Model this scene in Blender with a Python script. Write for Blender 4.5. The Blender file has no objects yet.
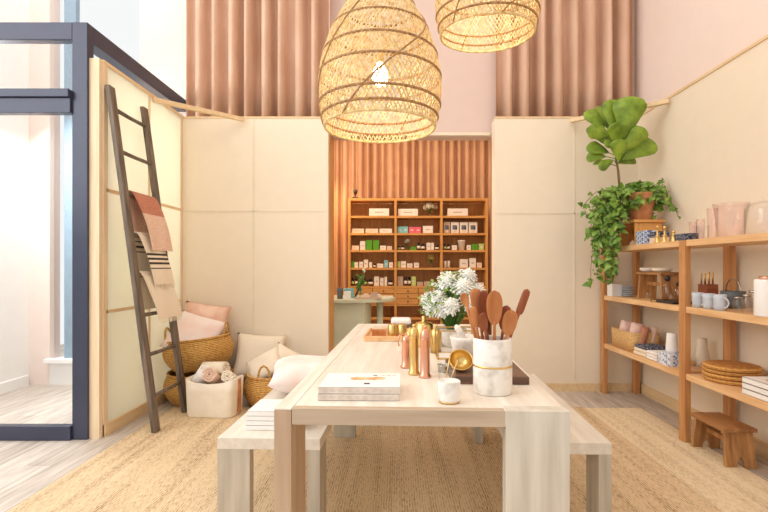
import bpy, math, random
from mathutils import Vector, Matrix
PI = math.pi
random.seed(7)
S = bpy.context.scene
C = S.collection
# ---------------------------------------------------------------- camera
F = 471.0
cam = bpy.data.objects.new('camera', bpy.data.cameras.new('camera')); C.objects.link(cam)
cam.location = (0, 0, 1.2); cam.rotation_euler = (PI/2, 0, 0)
cam.data.sensor_width = 36; cam.data.lens = 36*F/768
cam.data.shift_x = -13/768; cam.data.shift_y = 11/768; cam.data.clip_start = .05
S.camera = cam
# ---------------------------------------------------------------- world, lights, exposure
w = bpy.data.worlds.new('daylight'); S.world = w; w.use_nodes = True
w.node_tree.nodes['Background'].inputs[0].default_value = (.97, .98, .97, 1)
w.node_tree.nodes['Background'].inputs[1].default_value = 1.1
S.view_settings.view_transform = 'Standard'; S.view_settings.look = 'None'
S.view_settings.gamma = 1; S.view_settings.use_curve_mapping = False
S.view_settings.exposure = -0.17
def lamp(name, kind, loc, energy, color=(1,1,1), size=1, size_y=None, target=None, spot=None):
    d = bpy.data.lights.new(name, kind); d.energy = energy; d.color = color
    if kind == 'AREA':
        d.size = size
        if size_y: d.shape = 'RECTANGLE'; d.size_y = size_y
    else: d.shadow_soft_size = size
    if spot: d.spot_size = spot; d.spot_blend = .8
    o = bpy.data.objects.new(name, d); C.objects.link(o); o.location = loc
    if target is not None:
        o.rotation_euler = (Vector(target)-Vector(loc)).to_track_quat('-Z', 'Y').to_euler()
    return o
lamp('overhead_fill', 'AREA', (0.3, 2.0, 5.1), 52, (1, .92, .82), 3.6, 3.2, (0.3, 2.0, 0))  # unseen area lamp added overhead so light from above dominates
lamp('shopfront_daylight', 'AREA', (-4.2, 0.4, 3.4), 135, (1, .98, .93), 3.6, 3.2, (.8, 3.4, .5))
lamp('vestibule_fill_high', 'AREA', (-3.0, 4.0, 5.0), 26, (.95, .98, 1), 1.2, 1.2, (-3.0, 4.0, 0))  # lamp added high up to brighten the vestibule and upper wall
lamp('vestibule_fill_low', 'AREA', (-3.45, 4.0, 2.7), 46, (.97, .99, 1), .6, .6, (-2.3, 4.0, .9))  # added lamp, brightens the vestibule and shines through the left panel
lamp('alcove_fill', 'AREA', (.3, 6.0, 3.35), 22, (1, .86, .66), 2.2, .5, (.3, 6.9, 0))  # unseen warm area lamp added to brighten the alcove
lamp('alcove_side_fill', 'AREA', (-1.3, 5.7, 3.0), 30, (1, .82, .58), .5, .5, (1.0, 7.2, 1.7))  # unseen lamp added to rake the curtain pleats from the left
lamp('alcove_wash', 'SPOT', (-1.25, 6.5, 3.2), 170, (1, .66, .28), .06, None, (-.95, 7.2, 1.2), 1.1)
# ---------------------------------------------------------------- helpers
class MB:
    def __init__(s): s.v = []; s.f = []; s.m = []; s.cur = 0
    def add(s, vs, fs):
        n = len(s.v); s.v += [tuple(p) for p in vs]
        for f in fs: s.f.append(tuple(n+i for i in f)); s.m.append(s.cur)
        return s
    def box(s, x0, x1, y0, y1, z0, z1, M=None):
        vs = [Vector((x, y, z)) for x in (x0, x1) for y in (y0, y1) for z in (z0, z1)]
        if M: vs = [M @ p for p in vs]
        return s.add(vs, [(0,1,3,2), (4,6,7,5), (0,4,5,1), (2,3,7,6), (0,2,6,4), (1,5,7,3)])
    def lathe(s, prof, n=24, c=(0,0,0), M=None, fn=None, close=False):
        vs = []; k = len(prof)
        for j in range(n):
            a = 2*PI*j/n
            for i, (r, z) in enumerate(prof):
                rr = r if fn is None else fn(r, z, a)
                p = Vector((rr*math.cos(a), rr*math.sin(a), z))
                p = M @ p if M else p + Vector(c)
                vs.append(p)
        fs = []
        for j in range(n):
            j2 = (j+1) % n
            for i in range(k-1 if not close else k):
                i2 = (i+1) % k
                fs.append((j*k+i, j2*k+i, j2*k+i2, j*k+i2))
        if not close:
            if prof[0][0] > 1e-6: fs.append(tuple(j*k for j in range(n))[::-1])
            if prof[-1][0] > 1e-6: fs.append(tuple(j*k+k-1 for j in range(n)))
        return s.add(vs, fs)
    def tube(s, pts, r, n=8, closed=False, flat=None):
        pts = [Vector(p) for p in pts]; m = len(pts)
        R = r if isinstance(r, (list, tuple)) else [r]*m
        vs = []; up = None
        for i, p in enumerate(pts):
            if closed: t = pts[(i+1) % m]-pts[i-1]
            else: t = pts[min(i+1, m-1)]-pts[max(i-1, 0)]
            if t.length < 1e-9: t = Vector((0, 0, 1))
            t.normalize()
            if up is None:
                up = Vector((0, 0, 1)) if abs(t.z) < .9 else Vector((1, 0, 0))
            u = up - t*up.dot(t)
            if u.length < 1e-6: u = Vector((1, .3, 0)) - t*Vector((1, .3, 0)).dot(t)
            u.normalize(); v = t.cross(u); up = u
            for j in range(n):
                a = 2*PI*j/n
                vs.append(p + u*math.cos(a)*R[i] + v*math.sin(a)*R[i]*(flat or 1))
        fs = []
        for i in range(m if closed else m-1):
            i2 = (i+1) % m
            for j in range(n):
                j2 = (j+1) % n
                fs.append((i*n+j, i2*n+j, i2*n+j2, i*n+j2))
        if not closed:
            fs.append(tuple(range(n))); fs.append(tuple(range((m-1)*n, m*n))[::-1])
        return s.add(vs, fs)
    def grid(s, nu, nv, fn, thick=None, wrap=False):
        vs = [Vector(fn(i/nu, j/nv)) for i in range(nu+1) for j in range(nv+1)]
        fs = [(i*(nv+1)+j, (i+1)*(nv+1)+j, (i+1)*(nv+1)+j+1, i*(nv+1)+j+1) for i in range(nu) for j in range(nv)]
        return s.add(vs, fs)
    def prism(s, poly, d0, d1, axis='y'):
        n = len(poly); vs = []
        for d in (d0, d1):
            for a, b in poly:
                vs.append({'y': (a, d, b), 'x': (d, a, b), 'z': (a, b, d)}[axis])
        fs = [tuple(range(n)), tuple(range(n, 2*n))[::-1]] + [(i, i+n, (i+1) % n+n, (i+1) % n) for i in range(n)]
        return s.add(vs, fs)
    def build(s, name, mat, parent=None, smooth=False, bevel=0, loc=None, rotz=0, solid=0, subsurf=0, rot=None):
        me = bpy.data.meshes.new(name); me.from_pydata(s.v, [], s.f); me.update()
        import bmesh
        bm = bmesh.new(); bm.from_mesh(me); bmesh.ops.recalc_face_normals(bm, faces=bm.faces); bm.to_mesh(me); bm.free()
        for m in (mat if isinstance(mat, (list, tuple)) else [mat]): me.materials.append(m)
        for p, mi in zip(me.polygons, s.m):
            p.material_index = mi; p.use_smooth = smooth
        o = bpy.data.objects.new(name, me); C.objects.link(o)
        if parent: o.parent = parent
        if loc is not None: o.location = loc
        o.rotation_euler = rot if rot else (0, 0, rotz)
        if solid:
            md = o.modifiers.new('solid', 'SOLIDIFY'); md.thickness = solid; md.offset = 0
        if bevel:
            md = o.modifiers.new('bevel', 'BEVEL'); md.width = bevel; md.segments = 2; md.limit_method = 'ANGLE'; md.angle_limit = math.radians(40)
        if subsurf:
            md = o.modifiers.new('sub', 'SUBSURF'); md.levels = md.render_levels = subsurf
        return o
def B(*a, M=None): return MB().box(*a, M=M)
def tag(o, label, cat, group=None, kind=None):
    o['label'] = label; o['category'] = cat
    if group: o['group'] = group
    if kind: o['kind'] = kind
    return o
def thing(name, label, cat, loc=(0,0,0), rotz=0, group=None):
    o = bpy.data.objects.new(name, None); C.objects.link(o); o.empty_display_size = .05
    o.location = loc; o.rotation_euler = (0, 0, rotz)
    return tag(o, label, cat, group)
def struct(name, mb, mat, **k):
    o = mb.build(name, mat, **k); o['kind'] = 'structure'; return o
def dup(root, loc, rotz=None, label=None, scale=None):
    r = root.copy(); C.objects.link(r); r.location = loc
    if rotz is not None: r.rotation_euler = (0, 0, rotz)
    if label: r['label'] = label
    if scale: r.scale = (scale,)*3
    for ch in list(root.children):
        c = ch.copy(); C.objects.link(c); c.parent = r
        for g in list(ch.children):
            d = g.copy(); C.objects.link(d); d.parent = c
    return r
def PX(px, Y): return (px-397)*Y/F
def PZ(py, Y): return 1.2-(py-267)*Y/F
# ---------------------------------------------------------------- materials
def srgb(r, g, b):
    f = lambda c: (c/255/12.92) if c/255 <= .04045 else ((c/255+.055)/1.055)**2.4
    return (f(r), f(g), f(b), 1)
def newmat(name):
    m = bpy.data.materials.new(name); m.use_nodes = True
    nt = m.node_tree; return m, nt, nt.nodes, nt.links, nt.nodes['Principled BSDF']
def tex_in(nt, scale=(1,1,1), rot=(0,0,0)):
    tc = nt.nodes.new('ShaderNodeTexCoord'); mp = nt.nodes.new('ShaderNodeMapping')
    mp.inputs['Scale'].default_value = scale; mp.inputs['Rotation'].default_value = rot
    nt.links.new(tc.outputs['Object'], mp.inputs[0]); return mp.outputs[0]
def noise_mat(name, c1, c2, scale=(10,10,10), rough=.6, metal=0, bump=0, detail=4, rot=(0,0,0), lo=.35, hi=.65, bscale=None, **kw):
    m, nt, N, L, p = newmat(name)
    t = tex_in(nt, scale, rot)
    n = N.new('ShaderNodeTexNoise'); n.inputs['Scale'].default_value = 1; n.inputs['Detail'].default_value = detail
    L.new(t, n.inputs['Vector'])
    r = N.new('ShaderNodeValToRGB'); r.color_ramp.elements[0].position = lo; r.color_ramp.elements[1].position = hi
    r.color_ramp.elements[0].color = c1; r.color_ramp.elements[1].color = c2
    L.new(n.outputs['Fac'], r.inputs[0]); L.new(r.outputs[0], p.inputs['Base Color'])
    p.inputs['Roughness'].default_value = rough; p.inputs['Metallic'].default_value = metal
    for k, v in kw.items(): p.inputs[k.replace('_', ' ')].default_value = v
    if bump:
        b = N.new('ShaderNodeBump'); b.inputs['Strength'].default_value = bump; b.inputs['Distance'].default_value = .004
        src = n.outputs['Fac']
        if bscale:
            t2 = tex_in(nt, bscale); n2 = N.new('ShaderNodeTexNoise'); n2.inputs['Scale'].default_value = 1
            L.new(t2, n2.inputs['Vector']); src = n2.outputs['Fac']
        L.new(src, b.inputs['Height']); L.new(b.outputs[0], p.inputs['Normal'])
    return m
def wood(name, c1, c2, axis='y', k=1, rough=.5, **kw):
    sc = {'x': (3*k, 34*k, 34*k), 'y': (34*k, 3*k, 34*k), 'z': (34*k, 34*k, 3*k)}[axis]
    return noise_mat(name, c1, c2, sc, rough, bump=.08, detail=6, lo=.3, hi=.7, **kw)
def plain(name, c, rough=.6, metal=0, var=.92, **kw):
    return noise_mat(name, (c[0]*var, c[1]*var, c[2]*var, 1), c, (9, 9, 9), rough, metal, **kw)
def weave(name, c1, c2, sx, sz, rough=.85, bump=.6, dist=.006, band='Z'):
    m, nt, N, L, p = newmat(name)
    t = tex_in(nt)
    w1 = N.new('ShaderNodeTexWave'); w1.bands_direction = band; w1.inputs['Scale'].default_value = sz; w1.inputs['Distortion'].default_value = 2.5; w1.inputs['Detail Scale'].default_value = 3
    L.new(t, w1.inputs['Vector'])
    n = N.new('ShaderNodeTexNoise'); n.inputs['Scale'].default_value = sx; n.inputs['Detail'].default_value = 3; L.new(t, n.inputs['Vector'])
    mx = N.new('ShaderNodeMath'); mx.operation = 'MULTIPLY'; L.new(w1.outputs['Fac'], mx.inputs[0]); L.new(n.outputs['Fac'], mx.inputs[1])
    ml = N.new('ShaderNodeMath'); ml.operation = 'MULTIPLY_ADD'; ml.inputs[1].default_value = .55; L.new(n.outputs['Fac'], ml.inputs[0]); L.new(mx.outputs[0], ml.inputs[2])
    r = N.new('ShaderNodeValToRGB'); r.color_ramp.elements[0].position = .2; r.color_ramp.elements[1].position = .65
    r.color_ramp.elements[0].color = c1; r.color_ramp.elements[1].color = c2
    L.new(ml.outputs[0], r.inputs[0]); L.new(r.outputs[0], p.inputs['Base Color']); p.inputs['Roughness'].default_value = rough
    b = N.new('ShaderNodeBump'); b.inputs['Strength'].default_value = bump; b.inputs['Distance'].default_value = dist
    L.new(mx.outputs[0], b.inputs['Height']); L.new(b.outputs[0], p.inputs['Normal'])
    return m
def glass(name, tint=(1,1,1,1), gl=.08):
    m, nt, N, L, p = newmat(name); N.remove(p)
    out = N['Material Output']
    tr = N.new('ShaderNodeBsdfTransparent'); tr.inputs[0].default_value = tint
    g = N.new('ShaderNodeBsdfGlossy'); g.inputs['Roughness'].default_value = .05
    lw = N.new('ShaderNodeLayerWeight'); lw.inputs[0].default_value = .35
    mt = N.new('ShaderNodeMath'); mt.operation = 'MULTIPLY_ADD'; mt.inputs[1].default_value = .55; mt.inputs[2].default_value = gl*.5
    pw = N.new('ShaderNodeMath'); pw.operation = 'POWER'; pw.inputs[1].default_value = 3; L.new(lw.outputs['Facing'], pw.inputs[0]); L.new(pw.outputs[0], mt.inputs[0])
    nn = N.new('ShaderNodeTexNoise'); nn.inputs['Scale'].default_value = 3
    bp = N.new('ShaderNodeBump'); bp.inputs['Strength'].default_value = .02; L.new(nn.outputs['Fac'], bp.inputs['Height']); L.new(bp.outputs[0], g.inputs['Normal'])
    mx = N.new('ShaderNodeMixShader'); L.new(mt.outputs[0], mx.inputs[0]); L.new(tr.outputs[0], mx.inputs[1]); L.new(g.outputs[0], mx.inputs[2])
    L.new(mx.outputs[0], out.inputs[0]); return m
M_wall = plain('pink_plaster', srgb(244, 226, 216), .9, var=.98)
def translucent(name, c):
    m, nt, N, L, p = newmat(name); N.remove(p); out = N['Material Output']
    nn = N.new('ShaderNodeTexNoise'); nn.inputs['Scale'].default_value = 6
    rp = N.new('ShaderNodeValToRGB'); rp.color_ramp.elements[0].color = (c[0]*.97, c[1]*.97, c[2]*.96, 1); rp.color_ramp.elements[1].color = c
    L.new(nn.outputs['Fac'], rp.inputs[0])
    d = N.new('ShaderNodeBsdfDiffuse'); t = N.new('ShaderNodeBsdfTranslucent'); mx = N.new('ShaderNodeMixShader'); mx.inputs[0].default_value = .45
    L.new(rp.outputs[0], d.inputs[0]); L.new(rp.outputs[0], t.inputs[0]); L.new(d.outputs[0], mx.inputs[1]); L.new(t.outputs[0], mx.inputs[2]); L.new(mx.outputs[0], out.inputs[0])
    return m
M_white = plain('white_paint', srgb(250, 248, 246), .8, var=.98)
M_cream = translucent('translucent_cream_panel', srgb(254, 250, 234))
M_wall_dim = plain('dimmed_pink_plaster', srgb(226, 202, 192), .9, var=.98)  # pink plaster darkened, the weaker light up there put into its colour
M_cream2 = plain('cream_linen_panel', srgb(247, 232, 210), .75, var=.98)
M_seam = plain('panel_seam', srgb(242, 228, 204), .7)
M_pine = wood('pale_pine', srgb(230, 202, 164), srgb(244, 222, 190), 'z')
M_pineY = wood('pale_pine_long', srgb(228, 194, 146), srgb(242, 214, 172), 'y')
M_oak = wood('oak_upright', srgb(184, 122, 70), srgb(216, 160, 104), 'z')
M_oakY = wood('oak_shelf', srgb(224, 172, 118), srgb(246, 206, 156), 'y')
M_bs = wood('honey_oak', srgb(206, 142, 72), srgb(230, 172, 100), 'x')
M_bsz = wood('honey_oak_vertical', srgb(206, 142, 72), srgb(230, 172, 100), 'z')
M_stool = wood('reclaimed_oak', srgb(150, 100, 56), srgb(206, 154, 98), 'z')
M_stoolY = wood('reclaimed_oak_top', srgb(140, 90, 52), srgb(200, 146, 94), 'y')
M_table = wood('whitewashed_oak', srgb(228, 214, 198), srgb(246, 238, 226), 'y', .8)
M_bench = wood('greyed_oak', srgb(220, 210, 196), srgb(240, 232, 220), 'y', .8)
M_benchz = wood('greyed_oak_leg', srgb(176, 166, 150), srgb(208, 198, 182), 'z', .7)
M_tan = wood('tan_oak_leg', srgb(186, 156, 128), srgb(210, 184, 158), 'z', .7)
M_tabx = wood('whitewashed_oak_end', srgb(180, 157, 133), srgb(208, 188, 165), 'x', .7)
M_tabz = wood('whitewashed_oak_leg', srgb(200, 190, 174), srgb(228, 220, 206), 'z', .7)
M_dark = plain('dark_bronze_metal', srgb(64, 68, 88), .3, .2)  # dark metal, blue of its reflections mixed into the base colour
M_ladder = wood('weathered_grey_wood', srgb(78, 66, 54), srgb(132, 114, 98), 'z')
M_curt = noise_mat('rose_curtain', srgb(206, 166, 140), srgb(220, 184, 160), (6, 6, 2), .8)
M_curt2 = noise_mat('terracotta_curtain', srgb(204, 156, 122), srgb(218, 172, 138), (6, 6, 2), .8)
M_linen = noise_mat('cream_linen', srgb(238, 222, 198), srgb(248, 234, 214), (160, 160, 160), .9, bump=.1)
M_felt = noise_mat('ivory_felt', srgb(240, 226, 206), srgb(246, 234, 216), (12, 12, 12), .8)
M_whitef = noise_mat('white_cotton', srgb(244, 236, 230), srgb(255, 250, 246), (30, 30, 30), .9, bump=.2)
M_pinkf = noise_mat('blush_fabric', srgb(228, 178, 154), srgb(250, 214, 194), (7, 7, 7), .9)
M_blush = noise_mat('tie_dye_blush', srgb(252, 222, 212), srgb(255, 246, 242), (4, 4, 4), .9)
M_pinkR = noise_mat('soft_pink_gauze', srgb(222, 178, 166), srgb(244, 210, 198), (20, 20, 20), .95, bump=.3)
M_rust = noise_mat('rust_fabric', srgb(190, 122, 98), srgb(206, 140, 114), (80, 80, 80), .9)
M_blush2 = noise_mat('pale_blush_linen', srgb(226, 188, 166), srgb(242, 210, 190), (80, 80, 80), .9)
M_stripe = plain('charcoal_stripe', srgb(70, 60, 56), .9)
M_ratt = noise_mat('rattan', srgb(214, 176, 112), srgb(250, 226, 172), (40, 40, 40), .6)
M_ratt2 = noise_mat('rattan_band', srgb(146, 104, 62), srgb(190, 146, 96), (60, 60, 60), .6)
M_bask = weave('seagrass', srgb(142, 94, 42), srgb(226, 176, 98), 60, 22)
M_baskp = weave('palm_weave', srgb(190, 140, 84), srgb(236, 194, 134), 70, 26)
M_mat = weave('rattan_mat', srgb(170, 108, 44), srgb(228, 172, 96), 60, 24)
M_brass = plain('brass', srgb(236, 200, 128), .28, 1, var=.9)
M_copper = plain('copper', srgb(240, 178, 148), .28, 1, var=.9)
M_steel = plain('steel', srgb(190, 186, 180), .25, 1)
M_marb = noise_mat('white_marble', srgb(202, 192, 180), srgb(246, 240, 232), (14, 14, 14), .35, detail=8, lo=.3, hi=.5)
M_spoonL = wood('olive_wood', srgb(172, 98, 46), srgb(206, 136, 78), 'z')
M_spoonD = wood('cherry_wood', srgb(122, 58, 28), srgb(164, 88, 46), 'z')
M_walnut = wood('walnut', srgb(82, 56, 44), srgb(122, 88, 68), 'x')
M_terra = noise_mat('terracotta', srgb(186, 118, 72), srgb(216, 152, 104), (12, 12, 12), .85)
M_leaf = noise_mat('fiddle_leaf', srgb(92, 124, 24), srgb(150, 178, 56), (9, 9, 9), .4)
M_ivy = noise_mat('ivy_leaf', srgb(70, 112, 30), srgb(146, 180, 78), (16, 16, 16), .5)
M_stem = plain('plant_stem', srgb(120, 96, 60), .8)
M_green = plain('green_stem', srgb(84, 128, 50), .6)
M_petal = plain('white_petals', srgb(255, 254, 248), .7, var=.98)
M_yel = plain('yellow_petals', srgb(236, 222, 140), .7)
M_soil = plain('soil', srgb(70, 50, 36), .95)
M_pw = plain('pearl_carton', srgb(250, 238, 226), .6, var=.97)
M_peach = plain('peach_carton', srgb(248, 220, 194), .6)
M_gr = plain('green_carton', srgb(92, 170, 30), .5)
M_bk = plain('black_glassware', srgb(42, 34, 36), .4)
M_bl = plain('sky_blue_carton', srgb(140, 206, 216), .5)
M_pk = plain('hot_pink_carton', srgb(244, 110, 130), .5)
M_bg = plain('beige_carton', srgb(206, 176, 152), .6)
M_lg = plain('lime_carton', srgb(206, 220, 130), .6)
M_gy = plain('grey_blue_ceramic', srgb(206, 212, 222), .4)
M_slate = plain('slate_grey', srgb(104, 108, 112), .5)
M_blue = noise_mat('indigo_print', srgb(84, 110, 168), srgb(226, 232, 242), (70, 70, 70), .7, lo=.46, hi=.54)
M_blueP = noise_mat('pale_blue_print', srgb(120, 150, 200), srgb(236, 238, 244), (50, 50, 50), .7, lo=.4, hi=.5)
M_navy = noise_mat('navy_print', srgb(40, 44, 66), srgb(170, 170, 180), (90, 90, 90), .8, lo=.5, hi=.62)
M_paper = plain('white_paper', srgb(250, 246, 242), .6, var=.97)
M_page = noise_mat('paper_edges', srgb(226, 216, 206), srgb(250, 244, 238), (4, 4, 260), .8)
M_orange = noise_mat('cover_picture', srgb(214, 150, 90), srgb(246, 214, 176), (30, 30, 30), .5)
M_ink = plain('ink', srgb(90, 82, 78), .6)
M_inkl = plain('pale_ink', srgb(206, 190, 178), .6)
M_mint = plain('celadon_lacquer', srgb(216, 220, 194), .45)
M_glass = glass('clear_glass', (1, 1, 1, 1)); M_glassp = glass('pink_glass', (1, .955, .955, 1), .08)
M_glassa = glass('amber_glass', (.96, .90, .84, 1), .1)
M_pane = glass('window_glass', (.99, .995, 1, 1), .0)
M_copperwood = wood('rosewood_block', srgb(130, 66, 40), srgb(170, 96, 62), 'x')
def emis(name, c, s):
    m, nt, N, L, p = newmat(name); p.inputs['Base Color'].default_value = c
    p.inputs['Emission Color'].default_value = c; p.inputs['Emission Strength'].default_value = s; return m
M_bulb = emis('glowing_bulb', (1, .86, .62, 1), 14)
# floor planks
def floor_mat():
    m, nt, N, L, p = newmat('grey_oak_planks')
    t = tex_in(nt, (1, 1, 1), (0, 0, PI/2))
    br = N.new('ShaderNodeTexBrick'); br.inputs['Scale'].default_value = 1; br.inputs['Brick Width'].default_value = 1.9; br.inputs['Row Height'].default_value = .16; br.inputs['Mortar Size'].default_value = .0015
    br.inputs['Color1'].default_value = srgb(204, 190, 178); br.inputs['Color2'].default_value = srgb(228, 217, 206); br.inputs['Mortar'].default_value = srgb(140, 122, 106)
    L.new(t, br.inputs['Vector'])
    t2 = tex_in(nt, (40, 3, 1)); n = N.new('ShaderNodeTexNoise'); n.inputs['Scale'].default_value = 1; n.inputs['Detail'].default_value = 5; L.new(t2, n.inputs['Vector'])
    r = N.new('ShaderNodeValToRGB'); r.color_ramp.elements[0].color = (.62, .6, .58, 1); r.color_ramp.elements[1].color = (1, 1, 1, 1)
    r.color_ramp.elements[0].position = .3; r.color_ramp.elements[1].position = .65
    L.new(n.outputs['Fac'], r.inputs[0])
    mx = N.new('ShaderNodeMix'); mx.data_type = 'RGBA'; mx.blend_type = 'MULTIPLY'; mx.inputs[0].default_value = 1
    L.new(br.outputs['Color'], mx.inputs[6]); L.new(r.outputs[0], mx.inputs[7]); L.new(mx.outputs[2], p.inputs['Base Color'])
    p.inputs['Roughness'].default_value = .45; return m
M_floor = floor_mat()
def jute(name, c1, c2):
    m, nt, N, L, p = newmat(name)
    t = tex_in(nt, (1, 1, 1))
    wv = N.new('ShaderNodeTexWave'); wv.bands_direction = 'X'; wv.inputs['Scale'].default_value = 24; wv.inputs['Distortion'].default_value = 3; wv.inputs['Detail Scale'].default_value = 4
    L.new(t, wv.inputs['Vector'])
    t2 = tex_in(nt, (130, 26, 1)); n = N.new('ShaderNodeTexNoise'); n.inputs['Scale'].default_value = 1; n.inputs['Detail'].default_value = 4; L.new(t2, n.inputs['Vector'])
    t3 = tex_in(nt, (16, .8, 1)); n3 = N.new('ShaderNodeTexNoise'); n3.inputs['Scale'].default_value = 1; L.new(t3, n3.inputs['Vector'])
    a = N.new('ShaderNodeMath'); a.operation = 'MULTIPLY_ADD'; a.inputs[1].default_value = .25; L.new(wv.outputs['Fac'], a.inputs[0]); L.new(n.outputs['Fac'], a.inputs[2])
    b2 = N.new('ShaderNodeMath'); b2.operation = 'MULTIPLY_ADD'; b2.inputs[1].default_value = .7; L.new(n3.outputs['Fac'], b2.inputs[0]); L.new(a.outputs[0], b2.inputs[2])
    r = N.new('ShaderNodeValToRGB'); r.color_ramp.elements[0].position = .62; r.color_ramp.elements[1].position = 1.05
    r.color_ramp.elements[0].color = c1; r.color_ramp.elements[1].color = c2
    L.new(b2.outputs[0], r.inputs[0]); L.new(r.outputs[0], p.inputs['Base Color']); p.inputs['Roughness'].default_value = .95
    bp = N.new('ShaderNodeBump'); bp.inputs['Strength'].default_value = .7; bp.inputs['Distance'].default_value = .006
    L.new(a.outputs[0], bp.inputs['Height']); L.new(bp.outputs[0], p.inputs['Normal']); return m
M_jute = jute('jute_honey', srgb(152, 116, 78), srgb(228, 202, 164))
M_jute2 = jute('jute_pale', srgb(190, 160, 120), srgb(242, 222, 188))
# ================================================================ SETTING
struct('floor', B(-5.2, 2.6, -2.2, 7.5, -.1, 0), M_floor)
struct('ceiling', B(-5.2, 2.6, -2.2, 4.95, 5.2, 5.3), M_white)
# upper back wall over the screens, with the alcove opening
struct('wall_back', B(-2.14, 2.42, 4.80, 4.95, 2.53, 5.2), M_wall_dim)
struct('wall_back_upper_left', B(-2.5, -2.14, 4.80, 4.95, 2.53, 5.2), M_wall)
struct('wall_right', B(2.42, 2.6, -2.2, 4.95, 0, 5.2), M_wall)
struct('trim_1', B(-.66, .94, 4.755, 4.78, 2.53, 2.56), M_seam)
# screens (cream panelled partitions)
def panel_y(name, x0, x1, y0, y1, seams, hz, mat):
    o = struct(name, B(x0, x1, y0, y1, 0, 2.64), mat)
    for sx in seams: B(sx-.006, sx+.006, y0-.004, y0, .1, 2.64).build('panel_seam', M_seam, o)
    B(x0, x1, y0-.004, y0, hz-.006, hz+.006).build('panel_seam', M_seam, o)
    B(x0, x1, y0-.008, y1, 2.64, 2.655).build('top_rail', M_pineY, o)
    return o
panel_y('wall_back_left', -2.08, -.668, 4.56, 4.64, [-1.39], 1.74, M_cream2)
panel_y('wall_back_right', .949, 2.335, 4.56, 4.64, [1.72], 1.72, M_cream2)
struct('trim_2', B(-.70, -.668, 4.64, 5.0, 0, 2.64), M_bsz)
struct('trim_3', B(.949, .975, 4.64, 4.72, 0, 2.64), M_cream2)
struct('wall_right_screen', B(2.335, 2.39, -.6, 4.62, 0, 2.64), M_cream2)
struct('trim_4', B(2.325, 2.395, -.6, 4.62, 2.64, 2.66), M_pineY)
o = struct('wall_left', B(-2.14, -2.08, 3.33, 4.60, 0, 2.64), M_cream)
for z in (.88, 1.75): B(-2.08, -2.072, 3.36, 4.56, z-.012, z+.012).build('batten', M_pineY, o)
B(-2.08, -2.072, 3.935, 3.96, .1, 2.64).build('batten', M_pine, o)
B(-2.08, -2.072, 3.33, 3.375, 0, 2.64).build('batten', M_pine, o)
B(-2.08, -2.074, 4.52, 4.56, 0, 2.64).build('batten', M_pine, o)
struct('trim_5', B(-2.15, -2.08, 3.29, 3.33, 0, 2.66), M_pine)
struct('trim_6', B(-2.15, -2.07, 3.33, 4.60, 2.64, 2.665), M_pineY)
struct('baseboard_left', B(-2.08, -2.06, 3.33, 4.56, 0, .085), M_pineY)
struct('baseboard_back_left', B(-2.06, -.668, 4.54, 4.556, 0, .075), M_pineY)
struct('baseboard_back_right', B(.949, 2.315, 4.54, 4.556, 0, .075), M_pineY)
struct('baseboard_right', B(2.315, 2.335, -.6, 4.54, 0, .09), M_pineY)
# diagonal corner braces lying on the screens' tops
def bar(p, q, w_, h):
    p, q = Vector(p), Vector(q); d = (q-p); L_ = d.length; a = math.atan2(d.y, d.x)
    M = Matrix.Translation(p) @ Matrix.Rotation(a, 4, 'Z')
    return MB().box(0, L_, -w_/2, w_/2, 0, h, M=M)
tag(bar((-2.065, 3.99, 2.60), (-1.475, 4.53, 2.60), .04, .035).build('corner_brace', M_pineY), 'pale wooden brace across the top corner above the ladder', 'brace')
tag(bar((1.67, 4.53, 2.59), (2.31, 4.0, 2.59), .04, .035).build('corner_brace', M_pineY), 'pale wooden brace across the top corner above the fiddle leaf plant', 'brace')
# alcove
struct('wall_alcove_back', B(-1.7, 2.0, 7.35, 7.45, 0, 3.4), M_wall)
struct('wall_alcove_left', B(-1.75, -1.65, 4.95, 7.35, 0, 3.4), M_wall)
struct('wall_alcove_right', B(1.95, 2.05, 4.95, 7.35, 0, 3.4), M_wall)
struct('ceiling_alcove', B(-1.75, 2.05, 4.95, 7.45, 3.4, 3.5), M_white)
# glazed entrance vestibule on the left
struct('wall_vestibule_left', B(-3.9, -3.75, 3.33, 4.95, 0, 5.2), M_white)
struct('wall_back_pier', B(-3.75, -3.54, 4.8, 4.95, 0, 5.2), M_wall)
struct('wall_back_sill', B(-3.54, -2.62, 4.8, 4.95, 0, .26), M_white)
struct('wall_back_return', B(-2.62, -2.5, 4.8, 4.95, 0, 5.2), M_wall)
struct('wall_back_behind_screen', B(-2.5, -2.14, 4.8, 4.95, 0, 2.53), M_wall)
M_bluef = plain('blue_grey_frame', srgb(150, 172, 190), .5)
wf = struct('window_1', B(-3.42, -3.30, 4.84, 4.9, .26, 5.2), M_bluef)
B(-3.54, -3.42, 4.865, 4.87, .26, 5.2).build('pane', M_pane, wf); B(-3.30, -2.62, 4.865, 4.87, .26, 5.2).build('pane', M_pane, wf)
B(-3.56, -2.6, 4.74, 4.8, .23, .27).build('sill', M_white, wf)
struct('baseboard_vestibule', B(-3.75, -3.735, 3.6, 4.78, 0, .1), M_white)
df = struct('door_1', B(-2.256, -2.15, 3.27, 3.34, 0, 2.90).box(-3.75, -2.256, 3.27, 3.34, 2.78, 2.90).box(-3.75, -2.256, 3.23, 3.33, 2.37, 2.426), M_dark, bevel=.003)
dl = B(-3.75, -2.256, 3.25, 3.31, 2.265, 2.37).box(-3.75, -2.256, 3.25, 3.31, 0.0, .10).box(-3.72, -3.62, 3.25, 3.31, .1, 2.265).build('door_leaf', M_dark, df, bevel=.003)
B(-3.62, -2.256, 3.275, 3.283, .1, 2.265).build('door_glass', M_pane, df)
B(-3.75, -2.256, 3.275, 3.283, 2.426, 2.78).build('transom_glass', M_pane, df)
sf = struct('window_2', B(-2.256, -2.15, 3.34, 4.8, 2.78, 2.90), M_dark, bevel=.003)
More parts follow.
